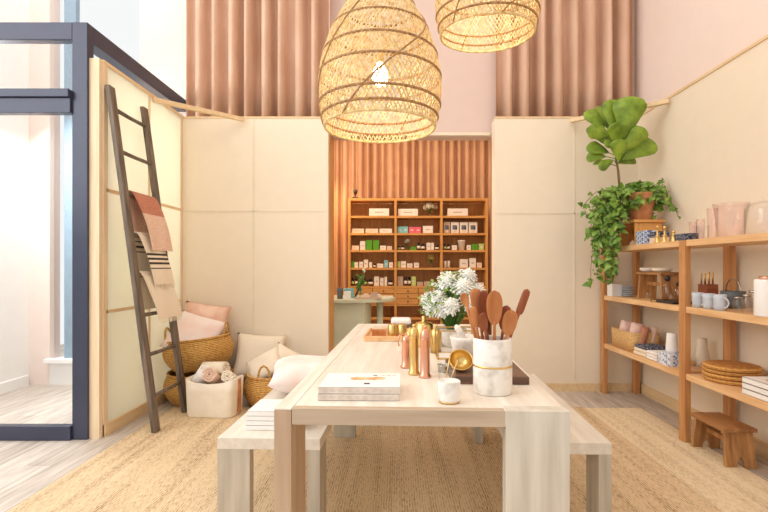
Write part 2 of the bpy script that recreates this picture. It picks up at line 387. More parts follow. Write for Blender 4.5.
B(-2.20, -2.192, 3.34, 4.8, .1, 2.78).build('pane', M_pane, sf)
# ================================================================ CURTAINS
def curtain(name, x0, x1, y, z0, z1, period, amp, mat, label, seed):
    rnd = random.Random(seed); n = int((x1-x0)/period*20); ph = [0]
    for i in range(n+1): ph.append(ph[-1]+2*PI/20*(1+.22*math.sin(i*.16+seed)+rnd.uniform(-.1,.1)))
    def fn(u, v):
        i = int(round(u*n)); s_ = math.sin(ph[i]); k = amp*(.8+.2*(1-v))*(1 if s_ > 0 else .8)
        return (x0+(x1-x0)*u, y+k*math.copysign(abs(s_)**.6, s_)*(.9+.2*math.sin(i*.06+seed)), z0+(z1-z0)*v)
    o = MB().grid(n, 6, fn).build(name, mat, smooth=True, solid=.004)
    return tag(o, label, 'curtain')
curtain('curtain', -2.10, -.66, 4.695, 2.67, 5.15, .165, .095, M_curt, 'dusty rose pleated curtain high above the left cream screen', 3)
curtain('curtain', .985, 2.385, 4.695, 2.67, 5.15, .165, .095, M_curt, 'dusty rose pleated curtain high above the right cream screen', 5)
curtain('curtain', -1.6, 1.93, 7.24, .02, 3.36, .118, .065, M_curt2, 'terracotta pleated curtain behind the honey oak shelving in the alcove', 8)
# ================================================================ RUGS
tag(B(-1.9, 1.585, .6, 4.0, 0, .012).build('jute_rug', M_jute, bevel=.004), 'large honey coloured jute rug under the long table and benches', 'rug')
tag(B(1.59, 2.06, .6, 3.98, 0, .010).build('jute_rug', M_jute2, bevel=.004), 'narrow paler jute rug in front of the right hand open shelving', 'rug')
# ================================================================ TABLE + BENCHES
FR = .0125
def table():
    T = thing('dining_table', 'long whitewashed oak display table with thick square-cut legs', 'table', (.071, 1.45, FR), -.038)
    W_, L_, H, t = .455, 2.19, .7475, .05
    top = MB().box(-W_+.057, W_-.005, .0, L_, H-t, H).box(-W_, -W_+.055, .1915, L_, H-t, H).box(-W_, -W_+.055, 0, .19, H-.006, H)
    top.build('tabletop', M_table, T, bevel=.002)
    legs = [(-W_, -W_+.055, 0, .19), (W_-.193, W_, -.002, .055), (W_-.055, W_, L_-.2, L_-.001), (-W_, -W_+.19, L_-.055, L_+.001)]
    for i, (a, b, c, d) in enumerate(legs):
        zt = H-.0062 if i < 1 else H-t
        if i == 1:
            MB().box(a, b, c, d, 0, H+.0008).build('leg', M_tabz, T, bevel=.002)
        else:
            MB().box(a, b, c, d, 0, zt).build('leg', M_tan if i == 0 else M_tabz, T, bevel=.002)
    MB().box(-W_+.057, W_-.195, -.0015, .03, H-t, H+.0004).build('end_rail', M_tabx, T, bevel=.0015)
table()
def bench(label, loc, W_, L_):
    T = thing('bench', label, 'bench', loc, -.036)
    H, t = .4375, .05
    MB().box(0, W_, 0, L_, H-t, H).build('seat', M_bench, T, bevel=.002)
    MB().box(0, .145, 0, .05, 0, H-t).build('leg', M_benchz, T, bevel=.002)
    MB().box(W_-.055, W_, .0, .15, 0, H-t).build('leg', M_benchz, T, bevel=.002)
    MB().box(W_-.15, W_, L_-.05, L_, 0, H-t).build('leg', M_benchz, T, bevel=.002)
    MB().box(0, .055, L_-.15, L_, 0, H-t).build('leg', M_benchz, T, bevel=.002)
bench('whitewashed oak bench at the left of the table carrying a pillow', (-.79, 2.07, FR), .455, 1.27)
bench('whitewashed oak bench with bare top at the right of the table', (.485, 2.02, FR), .43, 1.3)
# ================================================================ PENDANTS
def pendant(loc, label, tilt=0, seed=1):
    T = thing('pendant_lamp', label, 'lamp', loc, 0, 'rattan pendant lamps'); T.rotation_euler = (0, tilt, seed*.7)
    prof = [(.268, 0), (.280, .04), (.292, .10), (.298, .17), (.297, .22), (.288, .29), (.272, .36), (.248, .43), (.215, .50), (.175, .57), (.13, .64), (.085, .70), (.055, .74)]
    def R(z):
        for (r0, z0), (r1, z1) in zip(prof, prof[1:]):
            if z <= z1: 
                k = (z-z0)/(z1-z0); return r0+(r1-r0)*k
        return prof[-1][0]
    mb = MB(); n = 84; seg = 26; rnd = random.Random(seed)
    for d in (1, -1):
        for i in range(n):
            a0 = 2*PI*(i+rnd.uniform(-.22, .22))/n; wd = .0034*rnd.uniform(.7, 1.25); tw = 1.5*d
            vs = []; zt = .74 if i % 2 == 0 else .56
            for s_ in range(seg+1):
                z = zt*s_/seg; a = a0+tw*(z/.74); r = R(z)+d*.0012
                da = wd/r
                for q, (ka, kr) in enumerate(((-1, -.0007), (1, -.0007), (1, .0007), (-1, .0007))):
                    rr = r+kr; aa = a+ka*da
                    vs.append((rr*math.cos(aa), rr*math.sin(aa), z))
            fs = [(s_*4+q, s_*4+(q+1) % 4, s_*4+4+(q+1) % 4, s_*4+4+q) for s_ in range(seg) for q in range(4)]
            mb.add(vs, fs)
    mb.build('woven_shade', M_ratt, T)
    def ring(z, r, m=M_ratt2, n_='band', rr=None):
        R_ = (rr or R(z))
        return MB().tube([(R_*math.cos(a), R_*math.sin(a), z+.0015*math.sin(40*a)) for a in [2*PI*k/80 for k in range(80)]], r, 6, True).build(n_, m, T, smooth=True)
    ring(0, .007, M_ratt, 'rim'); ring(.045, .0065)
    for z in (.105, .24, .34, .46, .58): ring(z, .0065)
    for a0, k in ((2.4, 2.3), (3.4, 3.8), (.6, -1.5)):
        MB().tube([((R(z)+.004)*math.cos(a0+k*z), (R(z)+.004)*math.sin(a0+k*z), z) for z in [.74*j/24 for j in range(25)]], .004, 5).build('spiral_cane', M_ratt2, T, smooth=True)
    bz = .25
    bl = MB().lathe([(0, -.045), (.022, -.042), (.038, -.02), (.041, .002), (.034, .026), (.02, .05), (.014, .066)], 20, (0, 0, bz)).build('bulb', M_bulb, T, smooth=True)
    MB().lathe([(.016, .066), (.02, .07), (.02, .12), (.006, .13)], 16, (0, 0, bz)).build('lamp_holder', M_brass, T, smooth=True)
    MB().tube([(0, 0, bz+.13), (0, 0, .76), (0, 0, 5.2-loc[2])], .004, 8).build('cord', M_whitef, T)
    MB().lathe([(.056, .735), (.058, .75), (.03, .77), (0, .772)], 24).build('cap', M_brass, T, smooth=True)
    l = lamp('pendant_bulb_light', 'POINT', (0, 0, bz-.06), 4.5, (1, .88, .68), .05); l.parent = T
pendant((-.083, 2.3, 1.88), 'larger looking bell shaped woven rattan pendant, left and lower over table', 0, 1)
pendant((.497, 2.6, 2.485), 'woven rattan pendant hanging higher at the right, cut by the top edge', math.radians(-4), 2)
bpy.data.objects['pendant_lamp.001'].scale = (.95, .95, .95)
# ================================================================ LADDER + TOWELS
def ladder():
    T = thing('wooden_ladder', 'weathered grey-brown wooden ladder leaning against the left cream wall', 'ladder', (-1.74, 3.40, FR))
    dx = -.305; H = 2.475
    def P(y, z): return Vector((dx*z/H, y, z))
    for y0, y1 in ((0, -.045), (.47, .405)):
        pts = [(P(y0+(y1-y0)*t, H*t)) for t in (0, .25, .5, .75, 1)]
        mb = MB(); vs = []
        for i, p in enumerate(pts):
            wv = .036-.003*i/4+.002*math.sin(i*2.1+y0)
            for a, b in ((-1, -1), (1, -1), (1, 1), (-1, 1)): vs.append((p.x+a*.017, p.y+b*wv, p.z))
        fs = [(i*4+q, i*4+(q+1) % 4, i*4+4+(q+1) % 4, i*4+4+q) for i in range(4) for q in range(4)] + [(0, 3, 2, 1), (16, 17, 18, 19)]
        mb.add(vs, fs).build('rail', M_ladder, T, bevel=.004)
    for z in (.25, .55, .84, 1.13, 1.42, 1.72, 2.02, 2.32):
        t = z/H; a = P(0-.045*t, z); b = P(.47-.065*t, z+.0)
        MB().tube([a-Vector((0, .025, 0)), a.lerp(b, .5)+Vector((0, 0, -.004)), b+Vector((0, .025, 0))], [.016, .014, .015], 10).build('rung', M_ladder, T, smooth=True)
ladder()
def towel(name, zr, ya, yb, front, back, mats, label, bands=(), fringe=False, seed=0):
    # draped over the rung at height zr, the front fall slopes out with the ladder
    H = 2.475; xr = -1.74-.305*(zr/H); mb = MB(); slope = .305/H
    ns = 90; rnd = random.Random(seed)
    def path(s_):  # s in [-back, front]
        r = .024
        if s_ < -.035: return (xr-r-.004, zr-(-s_-.035))
        if s_ > .035: d = s_-.035; return (xr+r+.006+slope*d*1.75+.018*math.sin(min(1, d/front)*PI), zr-d)
        a = s_/.035*PI/2; return (xr+r*math.sin(a), zr+r*math.cos(a)*1.0)
    tot = back+front; vs = []; nv = 10
    for i in range(ns+1):
        s_ = -back+tot*i/ns; x, z = path(s_)
        for j in range(nv+1):
            v = j/nv; y = ya+(yb-ya)*v + .008*math.sin(s_*9+seed)+max(0, s_)*.22
            vs.append((x+.006*math.sin(v*9+seed+s_*4)*min(1, abs(s_)*6), y+3.4, z+.012))
    for i in range(ns):
        s_ = -back+tot*(i+.5)/ns; mi = 0
        for (a, b, m_) in bands:
            if a <= s_ <= b: mi = m_
        mb.cur = mi
        for j in range(nv):
            mb.add([vs[(i)*(nv+1)+j], vs[(i+1)*(nv+1)+j], vs[(i+1)*(nv+1)+j+1], vs[i*(nv+1)+j+1]], [(0, 1, 2, 3)])
    T = mb.build(name, mats, smooth=False, solid=.007)
    tag(T, label, 'towel')
    if fringe:
        fb = MB(); base = [Vector(p) for p in vs[ns*(nv+1):]]
        for k in range(26):
            t = k/25*nv; j = min(int(t), nv-1); p = base[j].lerp(base[j+1], t-j)
            fb.tube([p, p+Vector((rnd.uniform(-.004, .006), rnd.uniform(-.004, .004), -.035))], .0022, 4)
        f = fb.build('fringe', mats[0], T)
    return T
towel('hanging_towel', 1.72, .03, .36, .44, .30, [M_blush2, M_rust], 'blush towel with rust top, highest on the ladder', bands=[(-.05, .17, 1)])
towel('hanging_towel', 1.42, .03, .33, .40, .36, [M_linen, M_stripe], 'cream towel with dark stripes on the ladder below the rust one', bands=[(.165, .177, 1), (.20, .212, 1), (.235, .247, 1), (.27, .282, 1), (-.16, -.15, 1), (-.12, -.11, 1), (-.08, -.07, 1)], fringe=True, seed=2)
towel('hanging_towel', 1.13, .03, .38, .37, .30, [M_linen], 'plain fringed cream towel, lowest on the ladder', fringe=True, seed=4)
# ================================================================ PILLOWS / BASKETS
def pillow_mb(w_, h, t, seed=0, pinch=.07):
    mb = MB(); n = 16; rnd = random.Random(seed)
    for sg in (1, -1):
        def fn(u, v):
            x, y = u*2-1, v*2-1
            k = max(0, (1-x**4)*(1-y**4))**.5
            px = x*(1-pinch*(1-y*y)); py = y*(1-pinch*(1-x*x))
            return (px*w_/2, py*h/2, sg*t/2*k*(1+.06*math.sin(5*x+seed)*math.cos(4*y)))
        mb.grid(n, n, fn)
    return mb
def pillow(name, w_, h, t, mat, loc, rot, label, seed=0, group=None):
    o = pillow_mb(w_, h, t, seed).build(name, mat, smooth=True, loc=loc, rot=rot)
    import bmesh
    bm = bmesh.new(); bm.from_mesh(o.data); bmesh.ops.remove_doubles(bm, verts=bm.verts, dist=.004); bmesh.ops.recalc_face_normals(bm, faces=bm.faces); bm.to_mesh(o.data); bm.free()
    return tag(o, label, 'pillow', group)
def basket(name, r0, r1, h, mat, loc, label, handles=True, squash=1, rot=(0, 0, 0), seed=0):
    T = thing(name, label, 'basket', loc); T.rotation_euler = rot; T.scale = (1, squash, 1)
    prof = []; n = 22
    rad = lambda t: r0+(r1-r0)*t+.05*math.sin(PI*min(1, t*1.02))
    for i in range(n+1):
        t = i/n; prof.append((rad(t)+.003*math.sin(t*n*PI), h*t))
    inner = [(max(.01, r-.014), max(.014, z)) for r, z in reversed(prof)]
    mb = MB().lathe([(0.0, 0)]+prof+inner+[(0, .014)], 56, fn=lambda r, z, a: r*(1+.006*math.sin(28*a+z*90)))
    mb.build('woven_body', mat, T, smooth=True)
    MB().tube([(r1*math.cos(a), r1*math.sin(a), h) for a in [2*PI*k/60 for k in range(60)]], .011, 8, True).build('rim', mat, T, smooth=True)
    if handles:
        for a0 in ((0, PI) if seed == 0 else (.9, .9+PI)):
            pts = []
            for k in range(13):
                q = PI*k/12; aa = a0+.24*math.cos(q)
                pts.append(((r1)*math.cos(aa), (r1)*math.sin(aa), h-.02+.13*math.sin(q)))
            MB().tube(pts, .009, 8).build('handle', mat, T, smooth=True)
    return T
basket('storage_basket', .24, .27, .26, M_bask, (-1.765, 4.24, .003), 'lower seagrass basket of the stack of two in the left corner', False)
basket('storage_basket', .22, .27, .27, M_bask, (-1.765, 4.24, .30), 'upper seagrass basket of the corner stack, holding pink pillows', True, rot=(.0, -.10, 0))
basket('storage_basket', .2, .235, .27, M_bask, (-1.06, 4.12, .0), 'seagrass basket on the floor beside the white felt bin, holding cream pillows', True, rot=(0, 0, .5), seed=1)
pillow('throw_pillow', .42, .42, .15, M_pinkf, (-1.80, 4.38, .66), (1.2, .15, .1), 'peach pillow standing at the back of the upper corner basket', 1)
pillow('throw_pillow', .44, .42, .13, M_blush, (-1.79, 4.19, .60), (.8, .30, .12), 'blush and white tie-dyed pillow in front of the peach one', 2)
pillow('throw_pillow', .46, .44, .15, M_linen, (-1.29, 4.40, .36), (1.20, .08, .1), 'large cream pillow standing behind the right hand floor basket', 3)
pillow('throw_pillow', .34, .26, .12, M_linen, (-1.15, 4.10, .33), (1.0, -.5, -.1), 'small cream pillow lying in the floor basket, left one', 4)
pillow('throw_pillow', .30, .28, .12, M_linen, (-.98, 4.15, .35), (1.1, .5, .1), 'small cream pillow at right in the floor basket, behind its handle', 5)
pillow('throw_pillow', .46, .56, .165, M_blush, (-.545, 2.92, .543), (.02, .03, .2), 'puffy white and blush pillow lying on the left bench', 6)
def felt_bin():
    T = thing('felt_bin', 'white leather-look storage bin with rounded corners beside the ladder foot', 'bin', (-1.475, 3.82, FR), -.12)
    def ring(z, k, inner=False):
        w_, d = (.205-(.012 if inner else 0))*k, (.125-(.012 if inner else 0))*k; out = []
        for i in range(40):
            a = 2*PI*i/40; c, s_ = math.cos(a), math.sin(a)
            sx = math.copysign(abs(c)**.35, c); sy = math.copysign(abs(s_)**.35, s_)
            dip = -.035*(1-abs(sx)**2)*(z > .2)
            out.append((sx*w_, sy*d, z+dip))
        return out
    levels = [ring(0, .93), ring(.01, .95), ring(.1, .97), ring(.2, .99), ring(.30, 1.0), ring(.30, 1.0, True), ring(.2, .99, True), ring(.02, .94, True)]
    mb = MB(); vs = [p for l_ in levels for p in l_]; n = 40
    fs = [(i*n+j, i*n+(j+1) % n, (i+1)*n+(j+1) % n, (i+1)*n+j) for i in range(len(levels)-1) for j in range(n)]
    fs += [tuple(range(n))[::-1], tuple(range((len(levels)-1)*n, len(levels)*n))]
    mb.add(vs, fs).build('bin_body', M_felt, T, smooth=True)
    MB().box(.204, .212, -.02, .02, .02, .29).build('side_strap', M_terra, T)
    return T
felt_bin()
def roll(name, p, q, r, mat, label, cat='towel', group=None, turns=3):
    p, q = Vector(p), Vector(q); d = (q-p); L_ = d.length
    Mx = Matrix.Translation(p) @ d.to_track_quat('Z', 'Y').to_matrix().to_4x4()
    mb = MB()
    N_ = 22*turns; pts = []
    for i in range(N_+1):
        t = i/N_; a = 2*PI*turns*t; rr = .006+(r-.006)*t; pts.append((rr*math.cos(a), rr*math.sin(a)))
    vs = []
    for z in (0, L_*.33, L_*.66, L_):
        for i, (x, y) in enumerate(pts): vs.append(Mx @ Vector((x, y, z+.004*math.sin(i))))
    m = len(pts); fs = [(k*m+i, k*m+i+1, (k+1)*m+i+1, (k+1)*m+i) for k in range(3) for i in range(m-1)]
    o = mb.add(vs, fs).build(name, mat, smooth=True, solid=(r/turns)*.72)
    return tag(o, label, cat, group)
roll('rolled_throw', (-1.64, 3.86, .25), (-1.53, 3.77, .375), .056, M_whitef, 'white rolled throw at the left end of the white storage bin')
roll('rolled_throw', (-1.50, 3.98, .24), (-1.49, 3.73, .355), .058, M_blush2, 'blush rolled throw standing spiral end out in the white bin')
roll('rolled_throw', (-1.60, 3.90, .365), (-1.40, 3.86, .375), .056, M_linen, 'cream rolled throw at the back of the white bin')
roll('rolled_throw', (-1.36, 3.96, .24), (-1.36, 3.77, .33), .05, M_linen, 'cream rolled throw at the right end of the white bin')
# ================================================================ RIGHT SHELVING
ZT, ZM, ZL = 1.383, .932, .478
def shelving():
    T = thing('open_shelving', 'open oak shelving unit with square posts along the right wall', 'shelf', (1.95, 3.2, FR*0))
    ox, oy = 1.95, 3.2
    for Y0, xs in ((4.45, (1.95, 2.255)), (3.19, (1.95, 2.255)), (1.86, (1.95, 2.255))):
        for X0 in xs:
            B(X0-ox, X0-ox+.04, Y0-oy, Y0-oy+.07, .0 if Y0 > 4 else .011, ZT-.001).build('post', M_oak, T, bevel=.002)
    for z in (ZT, ZM, ZL):
        for Y0, Y1 in ((3.261, 4.449), (1.931, 3.189)):
            B(.006, .345, Y0-oy, Y1-oy, z-.042, z).build('shelf_board', M_oakY, T, bevel=.002)
shelving()
def step_stool(name, label, loc, rotz, w_, d, h, m1=None, top_mat=None):
    # w_: length of the seat (local y), d: depth (local x)
    T = thing(name, label, 'stool', loc, rotz)
    t = .022
    B(-d/2, d/2, -w_/2, w_/2, h-t, h).build('seat', top_mat or M_stoolY, T, bevel=.002)
    for s_ in (-1, 1):
        y0 = s_*(w_/2-.035); k = d/2-.008
        poly = [(-k, 0), (-k*.30, 0), (-k*.22, h*.16), (0, h*.30), (k*.22, h*.16), (k*.30, 0), (k, 0), (k*.92, h-t), (-k*.92, h-t)]
        vs = []
        for sd, (dy0, dy1) in ((-1, (-.011, -.011)), (1, (.011, .011))):
            for a, b in poly: vs.append((a, y0+sd*.011+s_*.03*(1-b/h), b))
        n = len(poly)
        fs = [tuple(range(n)), tuple(range(n, 2*n))[::-1]]+[(i, i+n, (i+1) % n+n, (i+1) % n) for i in range(n)]
        MB().add(vs, fs).build('side_leg', m1 or M_stool, T, bevel=.0015)
    B(-.012, .012, -w_/2+.03, w_/2-.03, h*.5, h*.5+.03).build('stretcher', m1 or M_stool, T)
    return T
step_stool('step_stool', 'small reclaimed oak step stool on the floor under the right shelving', (2.045, 2.965, .0), 0, .33, .20, .236)
step_stool('step_stool', 'reclaimed wood stool standing on the middle shelf near the blue post', (2.13, 3.84, ZM+.0005), 0, .37, .17, .228)
bpy.data.objects['step_stool.001']['label'] = 'small wooden stool on the middle shelf with pale dishes on top'
step_stool('plant_stool', 'honey wooden stool on the top shelf carrying the terracotta pot', (2.12, 4.10, ZT+.0005), 0, .30, .26, .215, M_bsz, M_bs)
# ---- potted plant
def leaf_poly(L_, W_, lobes=False):
    pts = []
    if not lobes:
        prof = [(0, .0), (.08, .18), (.2, .42), (.35, .62), (.5, .80), (.65, .98), (.78, 1), (.9, .78), (.97, .42), (1, 0)]
        return [(a*L_, b*W_/2) for a, b in prof]
    prof = [(0, .1), (.08, .75), (.16, .95), (.3, .62), (.42, .78), (.52, .55), (.75, .32), (1, 0)]
    return [(a*L_, b*W_/2) for a, b in prof]
def add_leaf(mb, base, d, up, L_, W_, curl=.25, lobes=False, fold=.25):
    d = Vector(d).normalized(); s_ = d.cross(Vector(up))
    if s_.length < 1e-4: s_ = d.cross(Vector((1, 0, 0)))
    s_.normalize(); nrm = s_.cross(d)
    prof = leaf_poly(L_, W_, lobes); vs = []
    for a, b in prof:
        t = a/L_; c = Vector(base)+d*a-nrm*(-1)*0 + Vector((0, 0, -curl*L_*t*t))
        vs += [c-s_*b+nrm*b*fold, c, c+s_*b+nrm*b*fold]
    k = len(prof)
    fs = []
    for i in range(k-1):
        fs += [(i*3, i*3+1, i*3+4, i*3+3), (i*3+1, i*3+2, i*3+5, i*3+4)]
    mb.add(vs, fs)
def plant():
    x, y, z = 2.12, 4.10, ZT+.217
    T = thing('potted_plant', 'fiddle leaf plant underplanted with trailing ivy in a terracotta pot', 'plant', (x, y, z))
    MB().lathe([(0, 0), (.078, 0), (.082, .01), (.112, .18), (.125, .185), (.128, .235), (.118, .238), (.108, .20), (0, .195)], 40).build('pot', M_terra, T, smooth=True, bevel=.002)
    MB().lathe([(0, .2), (.107, .205), (0, .215)], 24).build('soil', M_soil, T)
    rnd = random.Random(11)
    # trunk leans out of the pot to the left, then rises
    MB().tube([(-.04, 0, .2), (-.13, -.01, .25), (-.19, -.01, .32), (-.20, -.01, .44), (-.215, 0, .55), (-.22, 0, .68)], [.013, .012, .011, .010, .009, .006], 8).build('trunk', M_stem, T, smooth=True)
    mb = MB(); pt = MB(); sc = F/y
    def at(px, py, dy): return Vector(((px-640)/sc, dy, (218.5-py)/sc))
    LV = [(606, 128, 588, 106, 12, .03), (610, 127, 602, 99, 13, .07), (613, 130, 609, 97, 17, -.02), (622, 137, 624, 97, 23, -.08), (630, 124, 634, 101, 14, .06),
          (609, 134, 586, 127, 13, -.04), (613, 146, 609, 124, 14, -.12), (619, 152, 638, 127, 14, -.06), (621, 158, 651, 139, 15, -.02), (610, 150, 590, 141, 12, .04),
          (608, 153, 592, 150, 9, .08), (612, 158, 596, 165, 8, -.05), (616, 160, 612, 139, 12, -.08), (618, 150, 628, 132, 13, .02), (615, 128, 618, 99, 17, .08),
          (618, 142, 640, 116, 13, .09), (610, 142, 596, 118, 13, .10), (620, 160, 638, 150, 12, .08), (612, 160, 600, 156, 10, .10), (617, 146, 603, 138, 12, -.02)]
    for i, (bx, by, tx, ty, w_, dy) in enumerate(LV):
        b0 = at(bx, by, dy*.5); t0 = at(tx, ty, dy*1.3); d = t0-b0
        nrm = Vector((rnd.uniform(-.45, .45), -1, rnd.uniform(.0, .5)))
        add_leaf(mb, b0, d, nrm, d.length*1.08, w_*1.32/sc, .10, fold=.16)
        pt.tube([Vector((-.21, 0, min(.66, max(.40, b0.z-.03)))), b0, b0+d*.5], [.004, .003, .0015], 5)
    mb.build('fiddle_leaves', M_leaf, T, smooth=True, solid=.0015); pt.build('petioles', M_green, T)
    vm = MB(); lm = MB()
    def vine(pts, dens, sz):
        vm.tube(pts, .0025, 4)
        for k in range(1, len(pts)):
            for _ in range(dens):
                dd = Vector((rnd.uniform(-1, 1), rnd.uniform(-1, .3), rnd.uniform(-.8, .4)))
                p = pts[k]+dd*.012
                if p.x > .14: dd.x = -abs(dd.x)
                add_leaf(lm, p, dd, Vector((rnd.uniform(-.8, .3), -1, rnd.uniform(.2, 1))), rnd.uniform(.05, .085)*sz, rnd.uniform(.05, .08)*sz, .2, True, .15)
    for i in range(24):   # trailing to the left, past the end of the shelf
        q0 = Vector((-.06, rnd.uniform(-.07, .06), .23)); ox = rnd.uniform(-.22, -.44); dr = rnd.uniform(.15, .95)*(1 if ox > -.36 else .9); yy = rnd.uniform(-.14, .12)
        n = int(8+dr*16); pts = [q0]
        for k in range(1, n+1):
            t = k/n; s1 = 1-(1-min(1, t*1.7))**2
            q = Vector((-.08+(ox+.08)*s1+.012*math.sin(k+i), yy*s1+.012*math.cos(k*1.3+i), .24+.06*math.sin(min(1, t*2)*PI)-dr*t**1.6))
            if q.z < .0 and q.x > -.24: q.x = -.24-.01*(k % 3)
            pts.append(q)
        vine(pts, 2 if i % 2 else 1, 1)
    for i in range(26):   # mound over the pot rim
        a = rnd.uniform(0, 2*PI); r_ = rnd.uniform(.08, .17); dr = rnd.uniform(.0, .1) if 4.2 < a < 5.9 else rnd.uniform(.05, .2)
        pts = [Vector((.05*math.cos(a), .05*math.sin(a), .22))]
        for k in range(1, 7):
            t = k/6; pts.append(Vector((min(.16, r_*t*math.cos(a)*1.1), r_*t*math.sin(a), .23+.09*math.sin(min(1, t*1.4)*PI)-dr*t*t)))
        vine(pts, 2, .9)
    for i in range(6):    # thin shoots along the wall on the right
        yy = -.02-.045*i; pts = [Vector((.06, -.05, .23))]
        for k in range(1, 11):
            t = k/10; pts.append(Vector((.06+.09*min(1, t*1.5), -.05+yy*t, .24+(.10-.03*i)*math.sin(t*PI*.8)-.04*i*t*t+.01*math.sin(k+i))))
        vine(pts, 1, .6)
    vm.build('ivy_vines', M_stem, T); lm.build('ivy_leaves', M_ivy, T, solid=.001)
plant()
# ---- top shelf items
def boxy(name, w_, d, h, mat, loc, label, cat='box', group=None, rotz=0, bevel=.001):
    o = B(-w_/2, w_/2, -d/2, d/2, 0, h).build(name, mat, loc=loc, rotz=rotz, bevel=bevel); return tag(o, label, cat, group)
def vessel(name, prof, mat, loc, label, cat, group=None, n=28, fn=None, rot=None):
    o = MB().lathe(prof, n, fn=fn).build(name, mat, smooth=True, loc=loc, rot=rot); return tag(o, label, cat, group)
def cup_prof(r0, r1, h, t=.0025):
    return [(0, 0), (r0, 0), (r0+(r1-r0)*.3, h*.3), (r0+(r1-r0)*.7, h*.7), (r1, h), (r1-t, h), (r0+(r1-r0)*.7-t, h*.7), (max(.004, r0-t), .006), (0, .006)]
e = .0008
for k in range(3):
    boxy('patterned_box', .085, .16, .036, M_blue, (2.03, 3.84, ZT+e+k*.0368), ['bottom', 'middle', 'topmost'][k]+' indigo patterned box in the stack beside the plant stool', 'box', 'indigo boxes on the top shelf')
for k in range(2):
    boxy('patterned_box', .085, .12, .045, (M_peach, M_navy)[k], (2.04, 3.665, ZT+e+k*.0458), ['pale lower box behind the brass candlesticks', 'dark box lying on the pale one behind the brass candlesticks'][k], 'box')
def candlestick(loc, label, h):
    vessel('candlestick', [(0, 0), (.024, 0), (.024, .006), (.017, .012), (.015, .05), (.018, .055), (.006, .06), (.006, h-.02), (.012, h-.015), (.012, h), (0, h)], M_brass, loc, label, 'candlestick', 'brass candlesticks on the top shelf')
candlestick((1.99, 3.60, ZT+e), 'left shiny brass candlestick on the top shelf beside indigo boxes', .13)
candlestick((2.00, 3.52, ZT+e), 'middle shiny brass candlestick of three on the top shelf', .12)
candlestick((2.02, 3.44, ZT+e), 'right brass candlestick of three on the top shelf', .08)
boxy('patterned_box', .09, .13, .05, M_navy, (2.04, 3.32, ZT+e), 'small white box with navy print by the pink tumblers', 'box')
vessel('glass_cloche', cup_prof(.045, .05, .11), M_glass, (2.17, 3.36, ZT+e), 'clear glass tumbler behind the navy printed box', 'glass')
for (px, r, h, X, lab, nm) in ((693, .025, .125, 2.08, 'short pink glass tumbler, left of the two', 'glass_tumbler'), (700.5, .027, .130, 2.08, 'short pink glass tumbler, right of the two, beside tall one', 'glass_tumbler'), (712.5, .032, .215, 2.08, 'tall pink glass vase between the tumblers and the wavy bowl', 'glass_vase')):
    Y = F*X/(px-397); s_ = F/Y
    h_ = {693: (240-221)/s_, 700.5: (240-219)/s_, 712.5: (239-208)/s_}[px]
    vessel(nm, cup_prof(r*.85, r*1.05, h_), M_glassp, (X, Y, ZT+e), lab, 'glass')
X = 2.10; Y = F*X/(731-397)
vessel('glass_bowl', cup_prof(.072, .092, .215, .004), M_glassp, (X, Y, ZT+e), 'large pink glass vase with a wavy folded rim', 'vase', n=72, fn=lambda r, z, a: r*(1+.13*math.sin(5*a)*(z/.215)**3))
X = 2.11; Y = F*X/(766-397)
T = thing('glass_dome', 'large clear glass dome with knob at the right end of top shelf', 'glass dome', (X, Y, ZT+e))
MB().lathe([(.10, 0), (.103, .01), (.103, .15), (.09, .175), (.05, .19), (0, .194), (0, .191), (.048, .187), (.088, .172), (.1, .15), (.1, .01)], 40).build('dome', M_glass, T, smooth=True)
MB().lathe([(0, .19), (.008, .192), (.02, .21), (.02, .225), (0, .24)], 20).build('knob', M_glass, T, smooth=True)
# ---- middle shelf
def YX(px, X): return F*X/(px-397)
for k in range(5):
    boxy('white_box', .09, .10, .0215, M_paper, (2.01, YX(614.5, 2.01), ZM+e+k*.0222), ['lowest', 'second lowest', 'middle', 'second highest', 'highest'][k]+' slim white box in the left stack on the middle shelf', 'box', 'slim white boxes on the middle shelf')
for k in range(5):
    vessel('saucer', [(0, 0), (.04, 0), (.062, .012), (.062, .016), (.04, .005), (0, .005)], M_gy, (2.10, YX(627, 2.10), ZM+e+k*.019), ['lowest', 'second lowest', 'middle', 'second highest', 'highest'][k]+' pale saucer in the stack between white boxes and shelf stool', 'dish', 'pale saucers on the middle shelf')
vessel('small_dish', [(0, 0), (.05, 0), (.068, .018), (.066, .03), (.05, .034), (0, .034)], M_pw, (2.11, 3.95, ZM+.2293), 'rounded white lidded dish at the left on the shelf stool', 'dish')
vessel('small_dish', [(0, 0), (.055, 0), (.078, .016), (.072, .03), (.05, .034), (0, .034)], M_linen, (2.12, 3.77, ZM+.2293), 'rounded cream dish at the right on the shelf stool', 'dish')
T = thing('tray', 'black tray with brass corner under the glass bottles on middle shelf', 'tray', (2.06, 3.53, ZM+e))
B(-.09, .09, -.17, .13, 0, .018).build('tray_board', M_bk, T, bevel=.002); B(-.092, -.088, .05, .11, .003, .015).build('brass_plate', M_brass, T)
def stoppered(loc, label, k=1, r=.036):
    T = thing('glass_bottle', label, 'bottle', loc)
    h = .12*k
    MB().lathe([(0, 0), (r, 0), (r+.003, .01), (r+.002, h*.72), (.015, h*.95), (.013, h*1.1), (.011, h*1.1), (.012, h*.95), (r-.002, h*.7), (r-.001, .008), (0, .006)], 28).build('bottle_body', M_glassa, T, smooth=True)
    MB().lathe([(0, h*1.05), (.011, h*1.05), (.02, h*1.14), (.022, h*1.3), (0, h*1.36)], 18).build('stopper', M_bk, T, smooth=True)
    return T
stoppered((2.05, 3.57, ZM+.0205), 'amber tinted glass bottle with dark stopper on the black tray', 1.1)
stoppered((2.06, 3.44, ZM+.0205), 'shorter glass bottle on the black tray next to the post', .85, .03)
